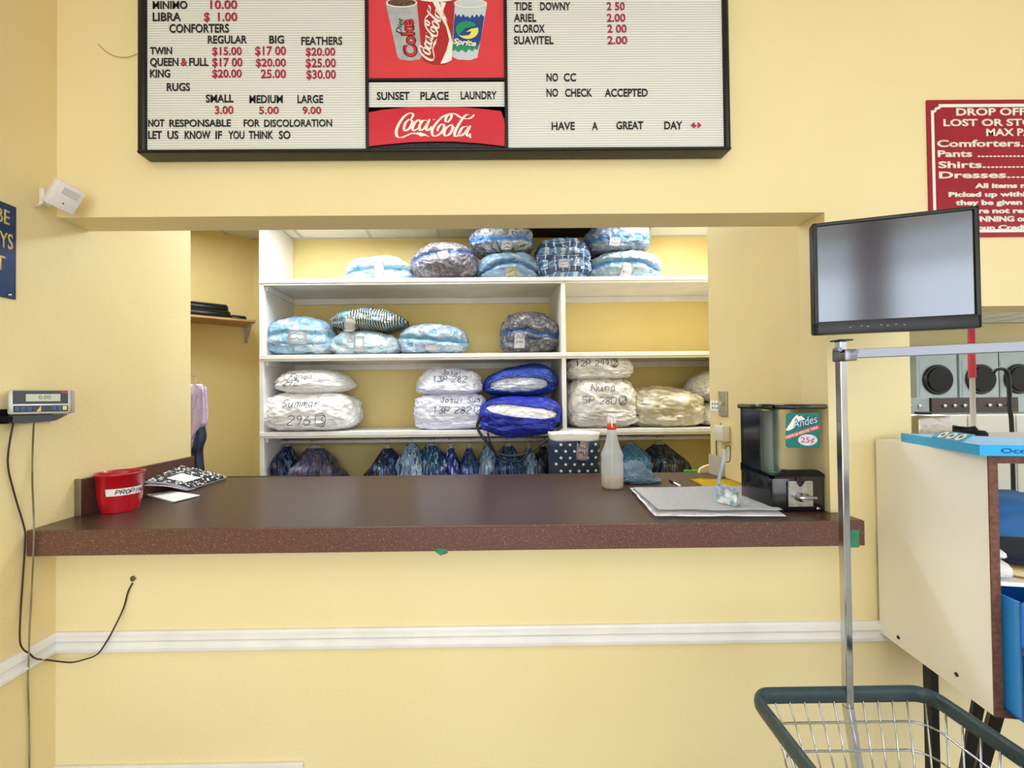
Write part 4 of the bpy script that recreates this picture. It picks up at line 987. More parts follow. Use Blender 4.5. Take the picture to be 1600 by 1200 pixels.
# foil-wrapped block with a hooked handle
fz = ZC+.024
p = aZ(1118, 784, fz); q = aZ(1151, 792, fz); r_ = aZ(1165, 774, fz)
u = (q-p); u.z = 0; v_ = (r_-q); v_.z = 0
W_, D_ = u.length, min(v_.length, .06); u.normalize(); v_.normalize()
FOIL = mat('foil', 'C6DAEA', .3, metal=.15, col2=['8FA8BE', 'D6E6F2', 'F8FCFF'], scale=24, bump=1.4, bscale=30, coat=1)
fb = thing('foil_block', 'foil-wrapped block with upright hooked handle standing on the towel', 'foil block', p)
bm = B(); prof = [(0, 0), (W_, 0), (W_*1.0, .052), (W_*.5, .068), (0, .066)]
prism(bm, [p+u*a_+Vector((0, 0, b_)) for a_, b_ in prof], v_*D_)
bmesh.ops.triangulate(bm, faces=bm.faces); bmesh.ops.subdivide_edges(bm, edges=bm.edges, cuts=5, use_grid_fill=True)
for v in bm.verts:
    nn = noise.noise_vector(v.co*60)*.0022; v.co += nn
    if v.co.z < fz+.002: v.co.z = fz
obj('foil_wrap', bm, FOIL, fb, False)
hs = p+u*.006+v_*.02+Vector((0, 0, .06)); kk = (hs-CAM).y/F
hpnt = [(0, 0, 0), (4*kk, 0, 18*kk), (10*kk, 0, 40*kk), (13*kk, 0, 58*kk)]
bm = B(); tube(bm, [hs+Vector(t) for t in hpnt], [.007, .007, .008, .009], 10, squash=(.5, 1)); obj('handle', bm, mat('grey_plastic', 'B8C2CC', .4, col2='8494A4', scale=20), fb, True)
bm = B(); e = hs+Vector((13*kk, 0, 56*kk)); tube(bm, smoothpts([e, e+Vector((2*kk, 0, 7*kk)), e+Vector((8*kk, 0, 6*kk)), e+Vector((8*kk, 0, -2*kk)), e+Vector((7*kk, 0, -16*kk)), e+Vector((1*kk, 0, -18*kk))], 5), .0018, 6); obj('hook_wire', bm, DARK, fb, True)
# beige bin behind the machine
bx = C(1152, 745); bm = B()
x0, x1, y0, y1 = aZ(1142, 745, ZC).x, 1.352, bx.y, bx.y+.12
y0 = min(y0, .72)
hz = .115
for (a_, b_, c_, d_) in ((x0, y0, x1, y0+.004), (x0, y1-.004, x1, y1), (x0, y0, x0+.004, y1), (x1-.004, y0, x1, y1)): box(bm, (a_, b_, ZC+.001), (c_, d_, ZC+hz))
box(bm, (x0, y0, ZC+.001), (x1, y1, ZC+.006)); box(bm, (x0-.004, y0-.004, ZC+hz-.008), (x1, y0, ZC+hz), .001); box(bm, (x0-.004, y0-.004, ZC+hz-.008), (x0, y1, ZC+hz), .001)
o = obj('plastic_bin', bm, mat('beige_plastic', 'C9BFAE', .4)); tag(o, 'small beige plastic bin behind the candy machine', 'bin')
# green tape bit at the back edge
bm = gridsheet([aZ(1070, 738, ZC), aZ(1085, 738, ZC), aZ(1083, 733, ZC), aZ(1068, 735, ZC)], ZC+.004, 3, 3, lambda u, v: .006*u, .003)
for v in bm.verts: v.co.y = min(v.co.y, .895)
bm.free()
bm = B(); g0 = aY(1069, 735, .93)
box(bm, (g0.x, .91, ZC-.07), (g0.x+.055, .925, g0.z+.004), .003); box(bm, (g0.x-.004, .905, g0.z-.008), (g0.x+.07, .93, g0.z+.004), .002)
o = obj('green_clip', bm, mat('green_plastic', '3FBF4F', .4)); tag(o, 'bright green plastic clip at the back edge of the counter', 'clip')

# ---------------------------------------------------------------- candy machine
m0 = Vector((1.146, .012, ZC)); MW, MD, MH = .208, .205, .425
cm = thing('candy_machine', 'black and clear coin candy machine at the right end of the counter', 'candy machine', m0+Vector((MW/2, MD/2, 0)))
BK = mat('gloss_black', '0C0C0E', .18, coat=.5); AC = mat('acrylic', 'F4F8F6', .03, trans=1, alpha=.28, ior=1.1)
hB = .165
bm = B(); box(bm, m0, m0+Vector((MW, MD, hB-.03)), .006)
pr_ = [(0, hB-.035), (MW, hB-.035), (MW, hB-.02), (MW-.02, hB-.005), (MW-.035, hB), (.055, hB), (.035, hB-.018), (0, hB-.022)]
prism(bm, [m0+Vector((a_, 0, b_)) for a_, b_ in pr_], (0, .02, 0))
prism(bm, [m0+Vector((0, 0, hB-.035)), m0+Vector((0, MD, hB-.035)), m0+Vector((0, MD, hB+.0)), m0+Vector((0, 0, hB-.022))], (.01, 0, 0))
obj('base', bm, BK, cm, 'auto')
for nm, lo, hi in (('front_panel', (.003, .0, hB-.028), (MW-.003, .004, MH-.015)), ('side_panel', (.0, .004, hB-.028), (.004, MD, MH-.015)), ('side_panel', (MW-.004, .004, hB-.03), (MW, MD, MH-.015))):
    bm = B(); box(bm, m0+Vector(lo), m0+Vector(hi)); obj(nm, bm, AC, cm)
bm = B(); box(bm, m0+Vector((.004, MD-.004, hB-.03)), m0+Vector((MW-.11, MD, MH-.015))); box(bm, m0+Vector((.008, .085, hB-.03)), m0+Vector((.012, MD-.004, MH-.02)))
obj('dark_reflection_panel', bm, BK, cm)  # black sheets put in for the dark reflection in the left acrylic pane
bm = B()
for x in (.035, .062): box(bm, m0+Vector((x, .05, hB-.03)), m0+Vector((x+.003, .12, MH-.03)))
box(bm, m0+Vector((.035, .12, hB-.03)), m0+Vector((.085, .123, MH-.03))); obj('candy_chute', bm, mat('clear_grey', 'B8C4C4', .1, alpha=.55), cm)
bm = B(); box(bm, m0+Vector((.075, .09, hB-.03)), m0+Vector((.095, .12, MH-.02)), .003); obj('green_column', bm, mat('green_clear', '0E8A4E', .2, alpha=.8), cm)
for i in range(7):
    bm = B(); rr = Matrix.Rotation(random.uniform(-.5, .5), 3, 'Z')
    x, y = .02+.012*(i % 3)+random.uniform(0, .01), .03+.018*(i//3); box(bm, m0+Vector((x, y, hB-.029+.007*(i % 2))), m0+Vector((x+.028, y+.012, hB-.022+.007*(i % 2))), .002, rot=rr)
    obj('candy', bm, mat('green_foil', '2E9C62', .3, metal=.5), cm)
bm = B()
tube(bm, [m0+Vector((0, -.004, MH-.012)), m0+Vector((0, MD, MH-.012))], .011, 10); tube(bm, [m0+Vector((.012, -.005, MH-.012)), m0+Vector((MW+.004, -.005, MH-.012))], .010, 10)
tube(bm, [m0+Vector((0, MD, MH-.012)), m0+Vector((MW, MD, MH-.012))], .009, 8); tube(bm, [m0+Vector((MW, 0, MH-.012)), m0+Vector((MW, MD, MH-.012))], .009, 8)
obj('lid_rim', bm, BK, cm, True)
bm = B(); box(bm, m0+Vector((.004, .0, MH-.008)), m0+Vector((MW-.004, MD-.002, MH-.003))); obj('lid', bm, mat('smoked_lid', '2A2A2C', .1, alpha=.8), cm)
# coin mechanism
def M0(a_, b_): return m0+Vector((a_, -.0005, b_))
px0, px1 = .057, .155
bm = B(); prism(bm, [M0(px0, .022), M0(px1, .022), M0(px1, .122), M0(px1-.03, .122), M0(px1-.035, .112), M0(px1-.045, .1), M0(px1-.055, .1), M0(px1-.062, .112), M0(px1-.066, .122), M0(px0, .122)], (0, -.008, 0))
bmesh.ops.bevel(bm, geom=bm.edges[:], offset=.002, segments=2, affect='EDGES'); pl = obj('coin_plate', bm, mat('brushed_zinc', 'C2C2C2', .3, metal=1, col2='A8A8A8', scale=60), cm, 'auto')
bm = B(); lt = B(); lathe(lt, [(0, 0), (.017, 0), (.017, .012), (.012, .02), (0, .02)], (0, 0, 0), 24)
bmesh.ops.rotate(lt, verts=lt.verts, matrix=Matrix.Rotation(math.radians(90), 3, 'X')); bmesh.ops.translate(lt, vec=M0(.102, .06)+Vector((0, -.009, 0)), verts=lt.verts)
me_ = bpy.data.meshes.new('t'); lt.to_mesh(me_); bm.from_mesh(me_); lt.free(); box(bm, M0(.083, .054)+Vector((0, -.035, 0)), M0(.152, .068)+Vector((0, -.022, 0)), .004)
obj('turn_handle', bm, mat('chrome', 'C9CCD0', .12), pl, 'auto')
bm = B(); box(bm, M0(px0+.035, .105)+Vector((0, -.004, 0)), M0(px0+.06, .134)+Vector((0, -.001, 0)), .002); obj('coin_slot', bm, DARK, pl)
lt = B(); lathe(lt, [(0, 0), (.008, 0), (.008, .006), (0, .006)], (0, 0, 0), 16); bmesh.ops.rotate(lt, verts=lt.verts, matrix=Matrix.Rotation(math.radians(90), 3, 'X')); bmesh.ops.translate(lt, vec=M0(.176, .012), verts=lt.verts); obj('lock', lt, CHROME, cm, True)
# sticker
def st_pt(px, py, k=0): return aY(px, py, m0.y-.0006-k*.0005)
def rr4(x0, y0, x1, y1, r): return arc(x1-r, y1-r, r, r, 0, 90, 5)+arc(x0+r, y1-r, r, r, 90, 180, 5)+arc(x0+r, y0+r, r, r, 180, 270, 5)+arc(x1-r, y0+r, r, r, 270, 360, 5)
def stk(name, pts, m, k, par): bm = B(); prism(bm, [st_pt(x, y, k) for x, y in pts], (0, -.0004, 0)); return obj(name, bm, m, par)
sk = stk('brand_sticker', [(1228, 648), (1233, 645.5), (1277, 645), (1280.5, 648), (1281, 697), (1278, 700), (1231, 700), (1227.5, 697)], mat('teal_print', '14796A', .35), 0, cm)
stk('printed_mountain', [(1227.5, 672), (1238, 656), (1240, 653), (1243, 650), (1245, 648), (1249, 651), (1252, 649.5), (1258, 655), (1246, 660), (1240, 669), (1232, 673)], WH, 1, sk)
stk('printed_stripe', [(1227, 681), (1281, 663), (1281, 670), (1227, 687)], mat('print_stripe_red', 'D83A48', .4), 1, sk)
stk('printed_oval', arc(1262, 687.5, 15, 8.8, 0, 360, 24)[:-1], mat('print_lilac', 'DDE0F4', .4), 1, sk)
def sk_text(s, x, y, ang, width, cap, k, m, bold=0, shear=0):
    a_ = math.radians(ang); s_ = (st_pt(1281, 680)-st_pt(1227, 680)).x/54
    bm = place_text(B(), s, st_pt(x, y, k), (math.cos(a_), 0, math.sin(a_)), (-math.sin(a_), 0, math.cos(a_)), (0, -1, 0), width=width*s_, cap=cap*s_, bold=bold, shear=shear, th=.0004)
    obj('printed_lettering', bm, m, sk)
sk_text('Andes', 1239, 670.5, 14, 41, 14, 2, mat('print_navy', '23407E', .4), .05, .25)
sk_text('Andes', 1239.6, 670, 14, 40, 13.2, 3, mat('print_ice', 'CFE4F6', .4), .005, .25)
sk_text('CREME DE MENTHE THINS', 1228, 686, 17.5, 53, 4, 2, WH, .02)
sk_text('25¢', 1251, 691.5, 0, 22, 8.5, 2, mat('print_pink_red', 'D8607A', .4), .02)

# ---------------------------------------------------------------- passage wall: switch, outlet, adapter
def wx(px, py, X=XR): return aX(px, py, X-.0005)
a = wx(1127, 612); b = wx(1134.5, 651)
sw = thing('switch_plate', 'steel light switch plate on the right passage wall', 'light switch', Vector((XR, (a.y+b.y)/2, min(a.z, b.z))))
bm = B(); ya, yb_ = min(a.y, b.y), max(a.y, b.y); box(bm, (XR-.012, ya-.02, aX(1131, 650, XR).z), (XR-.0005, yb_+.015, aX(1131, 611, XR).z), .003); obj('plate', bm, mat('worn_steel', 'A8A496', .35, metal=.7, col2='C8C2A8', scale=40), sw)
bm = B(); ym = (ya+yb_)/2; zm = (aX(1131, 650, XR).z+aX(1131, 611, XR).z)/2; box(bm, (XR-.026, ym-.008, zm-.012), (XR-.012, ym+.008, zm+.012), .003); obj('toggle', bm, mat('ivory_plastic', 'D8CFA0', .4), sw)
c = wx(1117.5, 634); bm = B(); zt1 = wx(1117, 626).z; zb1 = wx(1117, 642).z
box(bm, (XR-.003, c.y-.05, zb1), (XR-.0005, c.y+.05, zt1), .001); ot = thing('wall_note', 'small white note with dark marks next to the switch plate', 'note', (XR, c.y, zb1)); obj('paper', bm, PAPER, ot)
bm = B()
for i in range(3):
    for j in range(2): box(bm, (XR-.0036, c.y-.034+i*.026, zb1+(zt1-zb1)*(.2+.4*j)), (XR-.003, c.y-.024+i*.026, zb1+(zt1-zb1)*(.38+.4*j)))
obj('ink_marks', bm, INK, ot)
c = wx(1134, 675); ad = thing('power_adapter', 'white plug-in power adapter with a hanging cable on the passage wall', 'power adapter', (XR, c.y, wx(1134, 688).z))
bm = B(); box(bm, (XR-.045, c.y-.045, wx(1134, 689).z), (XR-.0005, c.y+.05, wx(1134, 664).z), .008); obj('adapter_body', bm, mat('off_white_plastic', 'E4DFCC', .4), ad, 'auto')
bm = B(); tube(bm, smoothpts([(XR-.03, c.y, c.z+.04), aX(1126, 662, XR-.01), aX(1121, 675, XR-.008), aX(1119, 700, XR-.008), aX(1121, 725, XR-.008), aX(1122, 740, XR-.008)], 6), .003, 6); obj('cable', bm, mat('dark_cable', '3A3A34', .5), ad, True)
# rounded white corner block at the wall end
bm = B(); z0_ = ZC+.0005; cn_ = Vector((XR, .868, z0_))
pts = [cn_, cn_+Vector((-.07, 0, 0))]+[cn_+Vector((-.069*math.cos(t*math.pi/14), 0, .045*math.sin(t*math.pi/14))) for t in range(1, 7)]
prism(bm, pts+[cn_+Vector((0, 0, .05))], (0, .02, 0)); struct('trim_4', bm, PAINT2)
# ---------------------------------------------------------------- left wall: sensor, sign, scale, cords
WPL = mat('white_abs', 'EDE7E4', .45)
sc0 = Vector((XL+.075, -.085, aY(95, 308, -.07).z))
ms = thing('motion_sensor', 'tilted white motion sensor in the wall corner above the opening', 'motion sensor', sc0)
cc = aP(101, 307, sc0, (0, 1, 0))
view = (CAM-cc).normalized(); u0 = Vector((0, 0, 1)).cross(view).normalized(); v0 = view.cross(u0)
nrm = (view+u0*.25-v0*.25).normalized(); t_ = math.radians(-22)
u = (u0*math.cos(t_)+v0*math.sin(t_)); u = (u-nrm*u.dot(nrm)).normalized(); v_ = nrm.cross(u)
q = (cc-CAM).length/F*.66
bm = pbox(cc, u, v_, nrm, (-18*q, -21*q, -.02), (18*q, 21*q, .02), B(), .005); ss = obj('sensor_body', bm, WPL, ms, 'auto')
bm = pbox(cc, u, v_, nrm, (-9*q, 4*q, .0195), (12*q, 15*q, .0225), B(), .0015); obj('lens_window', bm, mat('sensor_lens', 'CFCBC8', .3), ss)
bm = pbox(cc, u, v_, nrm, (-1*q, -11*q, .0195), (1*q, -9*q, .0207), B()); obj('indicator', bm, DARK, ss)
bm = B(); a = cc-nrm*.022; tube(bm, [a, Vector((XL+.006, -.05, a.z-.01))], .008, 10); pbox(Vector((XL+.004, -.05, a.z)), (0, 1, 0), (0, 0, 1), (1, 0, 0), (-.018, -.03, -.0035), (.018, .03, .006), bm, .002)
obj('bracket', bm, WPL, ms)
bm = B(); aa = aY(67, 294, -.1); bb = aY(68, 315, -.1); tube(bm, [aa, bb], .006, 8); tube(bm, [bb, Vector((XL+.003, -.08, bb.z-.01)) ], .005, 8); obj('bracket_arm', bm, WPL, ms, True)
# blue sign
NB = mat('navy_sign_enamel', '17325E', .35, col2='1C3A6C', scale=20)
e1, e2 = aX(27, 325, XL+.002), aX(22, 468, XL+.002)
ztop, zbot = e1.z, e2.z; ye = (e1.y+e2.y)/2
sg = thing('wall_sign', 'navy sign with tan capitals on the left wall', 'sign', (XL, ye-.2, zbot))
bm = B(); box(bm, (XL+.0005, ye-.42, zbot), (XL+.004, ye, ztop), .001); sgp = obj('sign_plate', bm, NB, sg)
TAN = mat('tan_letters', 'D8BE7C', .5)
sx = lambda px, py: aX(px, py, XL+.004)
for s, xr_, yb, yt in (('BE', 15, 352, 330), ('AYS', 20, 391, 367), ('IT', 8, 423, 401)):
    r = sx(xr_, yb); cap = abs(sx(xr_, yt).z-r.z); wd = cap*.42*len(s)
    obj('lettering', place_text(B(), s, (XL+.004, r.y-wd, r.z), (0, 1, 0), (0, 0, 1), (1, 0, 0), width=wd, cap=cap, bold=.01), TAN, sgp)
bm = B(); s_ = sx(15, 461); lathe(bm, [(0, 0), (.006, 0), (.005, .003), (0, .004)], (0, 0, 0), 12); bmesh.ops.rotate(bm, verts=bm.verts, matrix=Matrix.Rotation(math.radians(90), 3, 'Y')); bmesh.ops.translate(bm, vec=s_, verts=bm.verts); obj('screw', bm, CHROME, sgp, True)
# weighing scale display
cl = aY(18, 632, -.20); cr_ = aY(110, 626, -.10); cr_.z = cl.z
ud = Vector((cr_.x-cl.x, .07, 0)).normalized(); nd = Vector((ud.y, -ud.x, 0)); vd = Vector((0, 0, 1)); Wd = (cr_-cl).length
kk = Wd/92
o0 = Vector((cl.x, cl.y, cl.z))
SV = mat('silver_plastic', 'B9B7B4', .3, metal=.6); SCB = mat('scale_face', '15171E', .3)
wt = thing('scale_display', 'silver digital scale display on a black bracket on the left wall', 'scale', o0+ud*Wd/2-vd*.08)
hU, hD = (632-600)*kk*1.0, (655-632)*kk*1.0
bm = pbox(o0, ud, vd, nd, (-.012, -hD, -.07), (Wd+.004, hU, 0), B(), .008); bdy = obj('housing', bm, SV, wt, 'auto')
X_ = lambda f: Wd*f
Zp = lambda py: (632-py)*kk
bm = pbox(o0, ud, vd, nd, (X_(.02), Zp(631.5), -.001), (X_(.97), Zp(602), .0025), B(), .001); obj('face_panel', bm, SCB, bdy)
bm = pbox(o0, ud, vd, nd, (X_(.24), Zp(626), .002), (X_(.84), Zp(609.5), .004), B(), .0015); lc = obj('lcd_screen', bm, mat('lcd_glass', 'B9BFA8', .2), bdy)
obj('digits', place_text(B(), '0.00', o0+ud*X_(.46)+vd*Zp(621)+nd*.0042, ud, vd, nd, width=X_(.21), cap=8.5*kk, th=.0004), mat('lcd_ink', '5E665A', .5), lc)
bm = pbox(o0, ud, vd, nd, (X_(.03), Zp(649), -.001), (X_(.97), Zp(635), .003), B(), .003); kp = obj('keypad', bm, SCB, bdy)
for i, f in enumerate((.06, .16, .27, .69, .79)):
    bm = pbox(o0, ud, vd, nd, (X_(f), Zp(647), .0025), (X_(f+.08), Zp(636.5), .0045), B(), .001); obj('key', bm, mat('key_blue', '2C4E78', .4), kp)
bm = pbox(o0, ud, vd, nd, (X_(.88), Zp(646), .0025), (X_(.955), Zp(636.5), .005), B(), .002); obj('key', bm, mat('key_yellow', 'D8D070', .4), kp)
bm = B(); prism(bm, [o0+ud*X_(.42)+vd*Zp(648)+nd*.003, o0+ud*X_(.5)+vd*Zp(648)+nd*.003, o0+ud*X_(.5)+vd*Zp(635.5)+nd*.003], nd*.001); obj('printed_triangle', bm, mat('tan_letters', 'D8BE7C'), kp)
bm = pbox(o0, ud, vd, nd, (X_(.86), Zp(608), .002), (X_(.965), Zp(603), .0035), B()); obj('printed_badge', bm, RD, bdy)
bm = B(); b0 = o0-vd*hD
prism(bm, [b0+ud*(-.01)-nd*.01-vd*.002, b0+ud*X_(.92)-nd*.01-vd*.002, b0+ud*X_(.7)-nd*.01-vd*.024, b0+ud*X_(.2)-nd*.01-vd*.03, b0+ud*(-.01)-nd*.01-vd*.026], -nd*.05)
prism(bm, [Vector((XL+.0006, -.02, b0.z-.03)), Vector((XL+.0006, -.36, b0.z-.03)), Vector((XL+.0006, -.36, b0.z+.02)), Vector((XL+.0006, -.02, b0.z+.02))], (.006, 0, 0))
bb_ = b0+ud*(-.01)-nd*.03
prism(bm, [Vector((XL+.004, bb_.y-.02, b0.z-.024)), Vector((bb_.x+.02, bb_.y-.02, b0.z-.024)), Vector((bb_.x+.02, bb_.y+.03, b0.z-.024)), Vector((XL+.004, bb_.y+.06, b0.z-.024))], (0, 0, .02))
obj('bracket', bm, DARK, wt)
# cords
def wl(px, py, off=.006): return aX(px, py, XL+off)
bm = B(); ck = [b0+ud*X_(-.03)-nd*.04-vd*.02, wl(12, 720), wl(22, 770), wl(38, 825, .012), wl(39, 850, .012), wl(36, 900), wl(32, 960), wl(31, 1000, .03), wl(36, 1014, .03), wl(47, 1022, .034), wl(56, 1029, .034)]
pts = ck+[aY(80, 1032, -.03), aY(110, 1035, -.03), aY(130, 1031, -.03), aY(151, 1023, -.03), aY(165, 1005, -.032), aY(180, 978, -.03), aY(193, 950, -.008), aY(200, 925, -.006), aY(207, 911, -.004)]
tube(bm, smoothpts(pts, 5), .0028, 6); o = obj('power_cord', bm, mat('dark_cord', '3A2420', .5), wt, True); o['label'] = 'dark brown looping cord'
bm = B(); pts = [b0+ud*X_(.33)-nd*.03-vd*.02, wl(51, 700, .012), wl(50.5, 750, .012)]
pts += [aX(52, 822, XL+.02), Vector((0, 0, 0)), wl(48, 950), wl(46, 985, .03), wl(45, 1025, .034), wl(43.5, 1060, .01), wl(45, 1120), wl(46, 1200), wl(47, 1300)]
e_ = aY(53, 818, YF-.008); e2_ = aY(52, 868, YF-.008); pts[4] = e2_; pts[3] = e_
pts = [p_ if p_.x > XL+.005 else Vector((XL+.005, p_.y, p_.z)) for p_ in pts]
tube(bm, smoothpts(pts, 6), .003, 6); o = obj('data_cord', bm, mat('grey_cord', '9A8E7A', .6, col2='6A5A3A', scale=8), wt, True); o['label'] = 'grey cord hanging straight down'
bm = B(); t0 = aY(208, 904, -.001); r0 = .010
vv = [bm.verts.new(t0+Vector((r0*(.8+.5*random.random())*math.cos(a*.52), -.001-.003*(a % 2), r0*1.2*(.8+.4*random.random())*math.sin(a*.52)))) for a in range(12)]; cv = bm.verts.new(t0+Vector((0, -.008, 0)))
for i in range(12): bm.faces.new((vv[i], vv[(i+1) % 12], cv))
o = obj('wall_plug', bm, mat('putty', '6A5A34', .8)); tag(o, 'dark putty-filled hole in the yellow wall where the cord enters', 'wall plug')
bm = B(); tube(bm, smoothpts([aY(153, 68, -.004), aY(165, 80, -.006), aY(182, 88, -.006), aY(200, 89, -.006), aY(214, 84, -.004)], 6), .0012, 5); o = obj('loose_wire', bm, mat('thin_wire', 'A8945A', .5), None, True); tag(o, 'thin curved wire sticking out left of the menu board', 'wire')
# shelf with black rolls on the slanting wall
wu = Vector((.79, .61, 0)); wn = Vector((.61, -.79, 0)); wp = Vector((-1.95, 2.22, 0))+wn*.001
Zs = 2.128; bs = aP(375, 511, wp, wn); Zs = bs.z; r_e = aP(388, 505, wp, wn)
so = Vector((r_e.x, r_e.y, Zs))
ws = thing('wall_shelf', 'small wooden shelf on a bracket on the yellow wall at back left', 'shelf', so-wu*.4)
bm = pbox(so, wu, (0, 0, 1), wn, (-1.0, 0, .003), (0, .018, .33), B(), .002); obj('board', bm, mat('raw_wood', 'C9A06A', .6, col2='B08650', scale=6), ws)
for s_ in (-.02, -.8):
    bm = pbox(so, wu, (0, 0, 1), wn, (s_-.014, -.14, .002), (s_+.014, 0, .006), B()); pbox(so, wu, (0, 0, 1), wn, (s_-.014, -.005, .004), (s_+.014, 0, .27), bm)
    a_ = so+wu*s_; tube(bm, [a_+wn*.006-Vector((0, 0, .13)), a_+wn*.25-Vector((0, 0, .006))], .008, 6); obj('bracket', bm, mat('grey_steel', 'B8B0A0', .4), ws)
o_ = so+Vector((0, 0, .019))+wn*.15
for lb_, s0, s1, y_, z_, r in (('upper black roll on the wall shelf', -.9, -.17, .04, .105, .042), ('lower black roll on the wall shelf', -.9, -.16, .1, .0423, .042), ('short round black bundle at the end of the wall shelf', -.15, -.03, .03, .034, .034)):
    bm = B(); lathe(bm, [(0, 0), (r*.7, 0), (r, r*.3), (r, (s1-s0)-r*.3), (r*.7, s1-s0), (0, s1-s0)], (0, 0, 0), 20)
    M = Matrix((wn, Vector((0, 0, 1)), wu)).transposed(); bmesh.ops.rotate(bm, verts=bm.verts, matrix=M); bmesh.ops.translate(bm, vec=so+wu*s0+wn*y_*1.0+wn*.05+Vector((0, 0, .019+z_)), verts=bm.verts)
    o = obj('fabric_roll', bm, mat('black_vinyl', '121418', .3), None, True); tag(o, lb_, 'roll', 'black rolls on the small wall shelf')

# ---------------------------------------------------------------- monitor
dL, dR = 1.4, 1.27
ML = Vector((aY(1270, 435, dL-1.67).x, dL-1.67, 0)); MR = Vector((aY(1530, 420, dR-1.67).x, dR-1.67, 0))
zT = (aY(1270, 350, dL-1.67).z+aY(1530, 322, dR-1.67).z)/2; zBm = (aY(1272, 523, dL-1.67).z+aY(1528, 513, dR-1.67).z)/2
u = (MR-ML); WM = u.length; u.normalize(); n_ = Vector((u.y, -u.x, 0)); v_ = Vector((0, 0, 1)); HM = zT-zBm
mo = Vector((ML.x, ML.y, zBm))
mn = thing('monitor', 'black flat monitor mounted on an arm right of the opening', 'monitor', mo+u*WM/2)
BZ = mat('monitor_black', '17181B', .32, bump=.08, bscale=300)
bL, bT, bB = .013, .012, .042
bm = B()
pbox(mo, u, v_, n_, (0, 0, -.03), (WM, HM, -.001), bm, .008)
pbox(mo, u, v_, n_, (0, 0, -.01), (WM, bB, .008), bm, .004); pbox(mo, u, v_, n_, (0, HM-bT, -.01), (WM, HM, .008), bm, .004)
pbox(mo, u, v_, n_, (0, 0, -.01), (bL, HM, .008), bm, .004); pbox(mo, u, v_, n_, (WM-bL, 0, -.01), (WM, HM, .008), bm, .004)
hs_ = obj('housing', bm, BZ, mn, 'auto')
SCR = mat('dark_screen', '74767A', .12, spec=.6, metal=.85)
bm = pbox(mo, u, v_, n_, (bL-.001, bB-.001, -.001), (WM-bL+.001, HM-bT+.001, .002), B()); obj('screen', bm, SCR, mn)
for i, f in enumerate((.22, .29, .33, .41, .45, .5, .55)):
    bm = pbox(mo, u, v_, n_, (WM*f, .018+.003*(i % 2), .0078), (WM*f+.006, .0205+.003*(i % 2), .0086), B()); obj('button', bm, mat('grey_print', '8A8C90', .4), hs_)
obj('maker_mark', place_text(B(), 'Gateway', mo+u*WM*.43+v_*(HM-.0085)+n_*.0082, u, v_, n_, width=.045, cap=.0045, th=.0002), mat('grey_print2', '5A5C60', .4), hs_)
bm = B(); mc = mo+u*WM*.5+v_*HM*.5-n_*.03; pbox(mc, u, v_, n_, (-.05, -.05, -.02), (.05, .05, .001), bm, .003)
wlp = Vector((mc.x+.08, -.0005, mc.z)); 
tube(bm, [mc-n_*.02, Vector((mc.x+.06, -.12, mc.z)), Vector((wlp.x, -.02, wlp.z))], .016, 10); box(bm, (wlp.x-.05, -.022, wlp.z-.08), (wlp.x+.05, -.0005, wlp.z+.08), .003)
obj('mounting_arm', bm, DARK, mn)

# ---------------------------------------------------------------- maroon price sign
MAR = mat('maroon_sign', 'A3122A', .35, col2='98102A', scale=6)
S0 = aY(1446, 155, -.004); S1 = aY(1450, 371, -.004); zt0, zb0 = S0.z-.004, S1.z
dx = S0.x+.004; DW = .66
ds = thing('price_sign', 'maroon drop-off service sign with white lettering on the front wall', 'sign', (dx+DW/2, -.004, zb0))
bm = B(); box(bm, (dx, -.006, zb0), (dx+DW, -.0005, zt0), .001); dp = obj('sign_plate', bm, MAR, ds)
kx = .0024925
def dq(x, z): return Vector((dx+x*kx, -.0062, zt0-z*kx))
outer = [(18.5, 7), (18, 11), (12, 13), (11.5, 16.5), (5.8, 17)]; inner = [(22, 12), (20.5, 14.5), (14.5, 16.5), (14, 19.5), (10.5, 20.5)]
W2, H2 = DW/kx, (zt0-zb0)/kx
def ring(pts):
    L_ = pts; o2 = [(W2-x, z) for x, z in L_[::-1]]; o3 = [(W2-x, H2-z) for x, z in L_]; o4 = [(x, H2-z) for x, z in L_[::-1]]
    return L_[::-1]+[]+L_[:0]+[] , o2, o3, o4
def loop(pts): 
    a_ = pts[::-1]; return a_+[(W2-x, z) for x, z in pts]+[(W2-x, H2-z) for x, z in pts[::-1]]+[(x, H2-z) for x, z in pts]
bm = B(); Lo = [bm.verts.new(dq(*p_)) for p_ in loop(outer)]; Li = [bm.verts.new(dq(*p_)) for p_ in loop(inner)]
for i in range(len(Lo)): bm.faces.new((Lo[i], Li[i], Li[(i+1) % len(Lo)], Lo[(i+1) % len(Lo)]))
obj('border_line', bm, WH, dp)
ST = [('DROP OFF S', 1494, 180, 1620, 169, .03), ('LOST OR STOL', 1474, 196.5, 1627, 186, .03), ('MAX PA', 1541, 212, 1613, 201, .03), ('Comforters.........', 1464, 229, 1647, 218.5, .03), ('Pants', 1465, 245, 1519, 235, .03), ('............', 1527, 245, 1600, 235, .03), ('Shirts.............', 1466, 262, 1619, 252, .03), ('Dresses.......', 1467, 278, 1622, 268, .03),
 ('All items m', 1523, 293.5, 1608, 286.5, .05), ('Picked up within', 1482, 307, 1612, 300, .05), ('they be given', 1493, 320, 1597, 312.5, .05), ("We're not resp", 1494, 333, 1616, 325.5, .05), ('RUNNING or', 1510, 346, 1606, 338, .05), ('Comun Credi', 1499, 359, 1602, 352, .05)]
for s, x0_, yb, x1_, yt, bd in ST:
    bm = px_text(B(), s, x0_, yb, x1_, yt, -.0062, bold=bd, th=.0006); obj('lettering', bm, WH, dp)

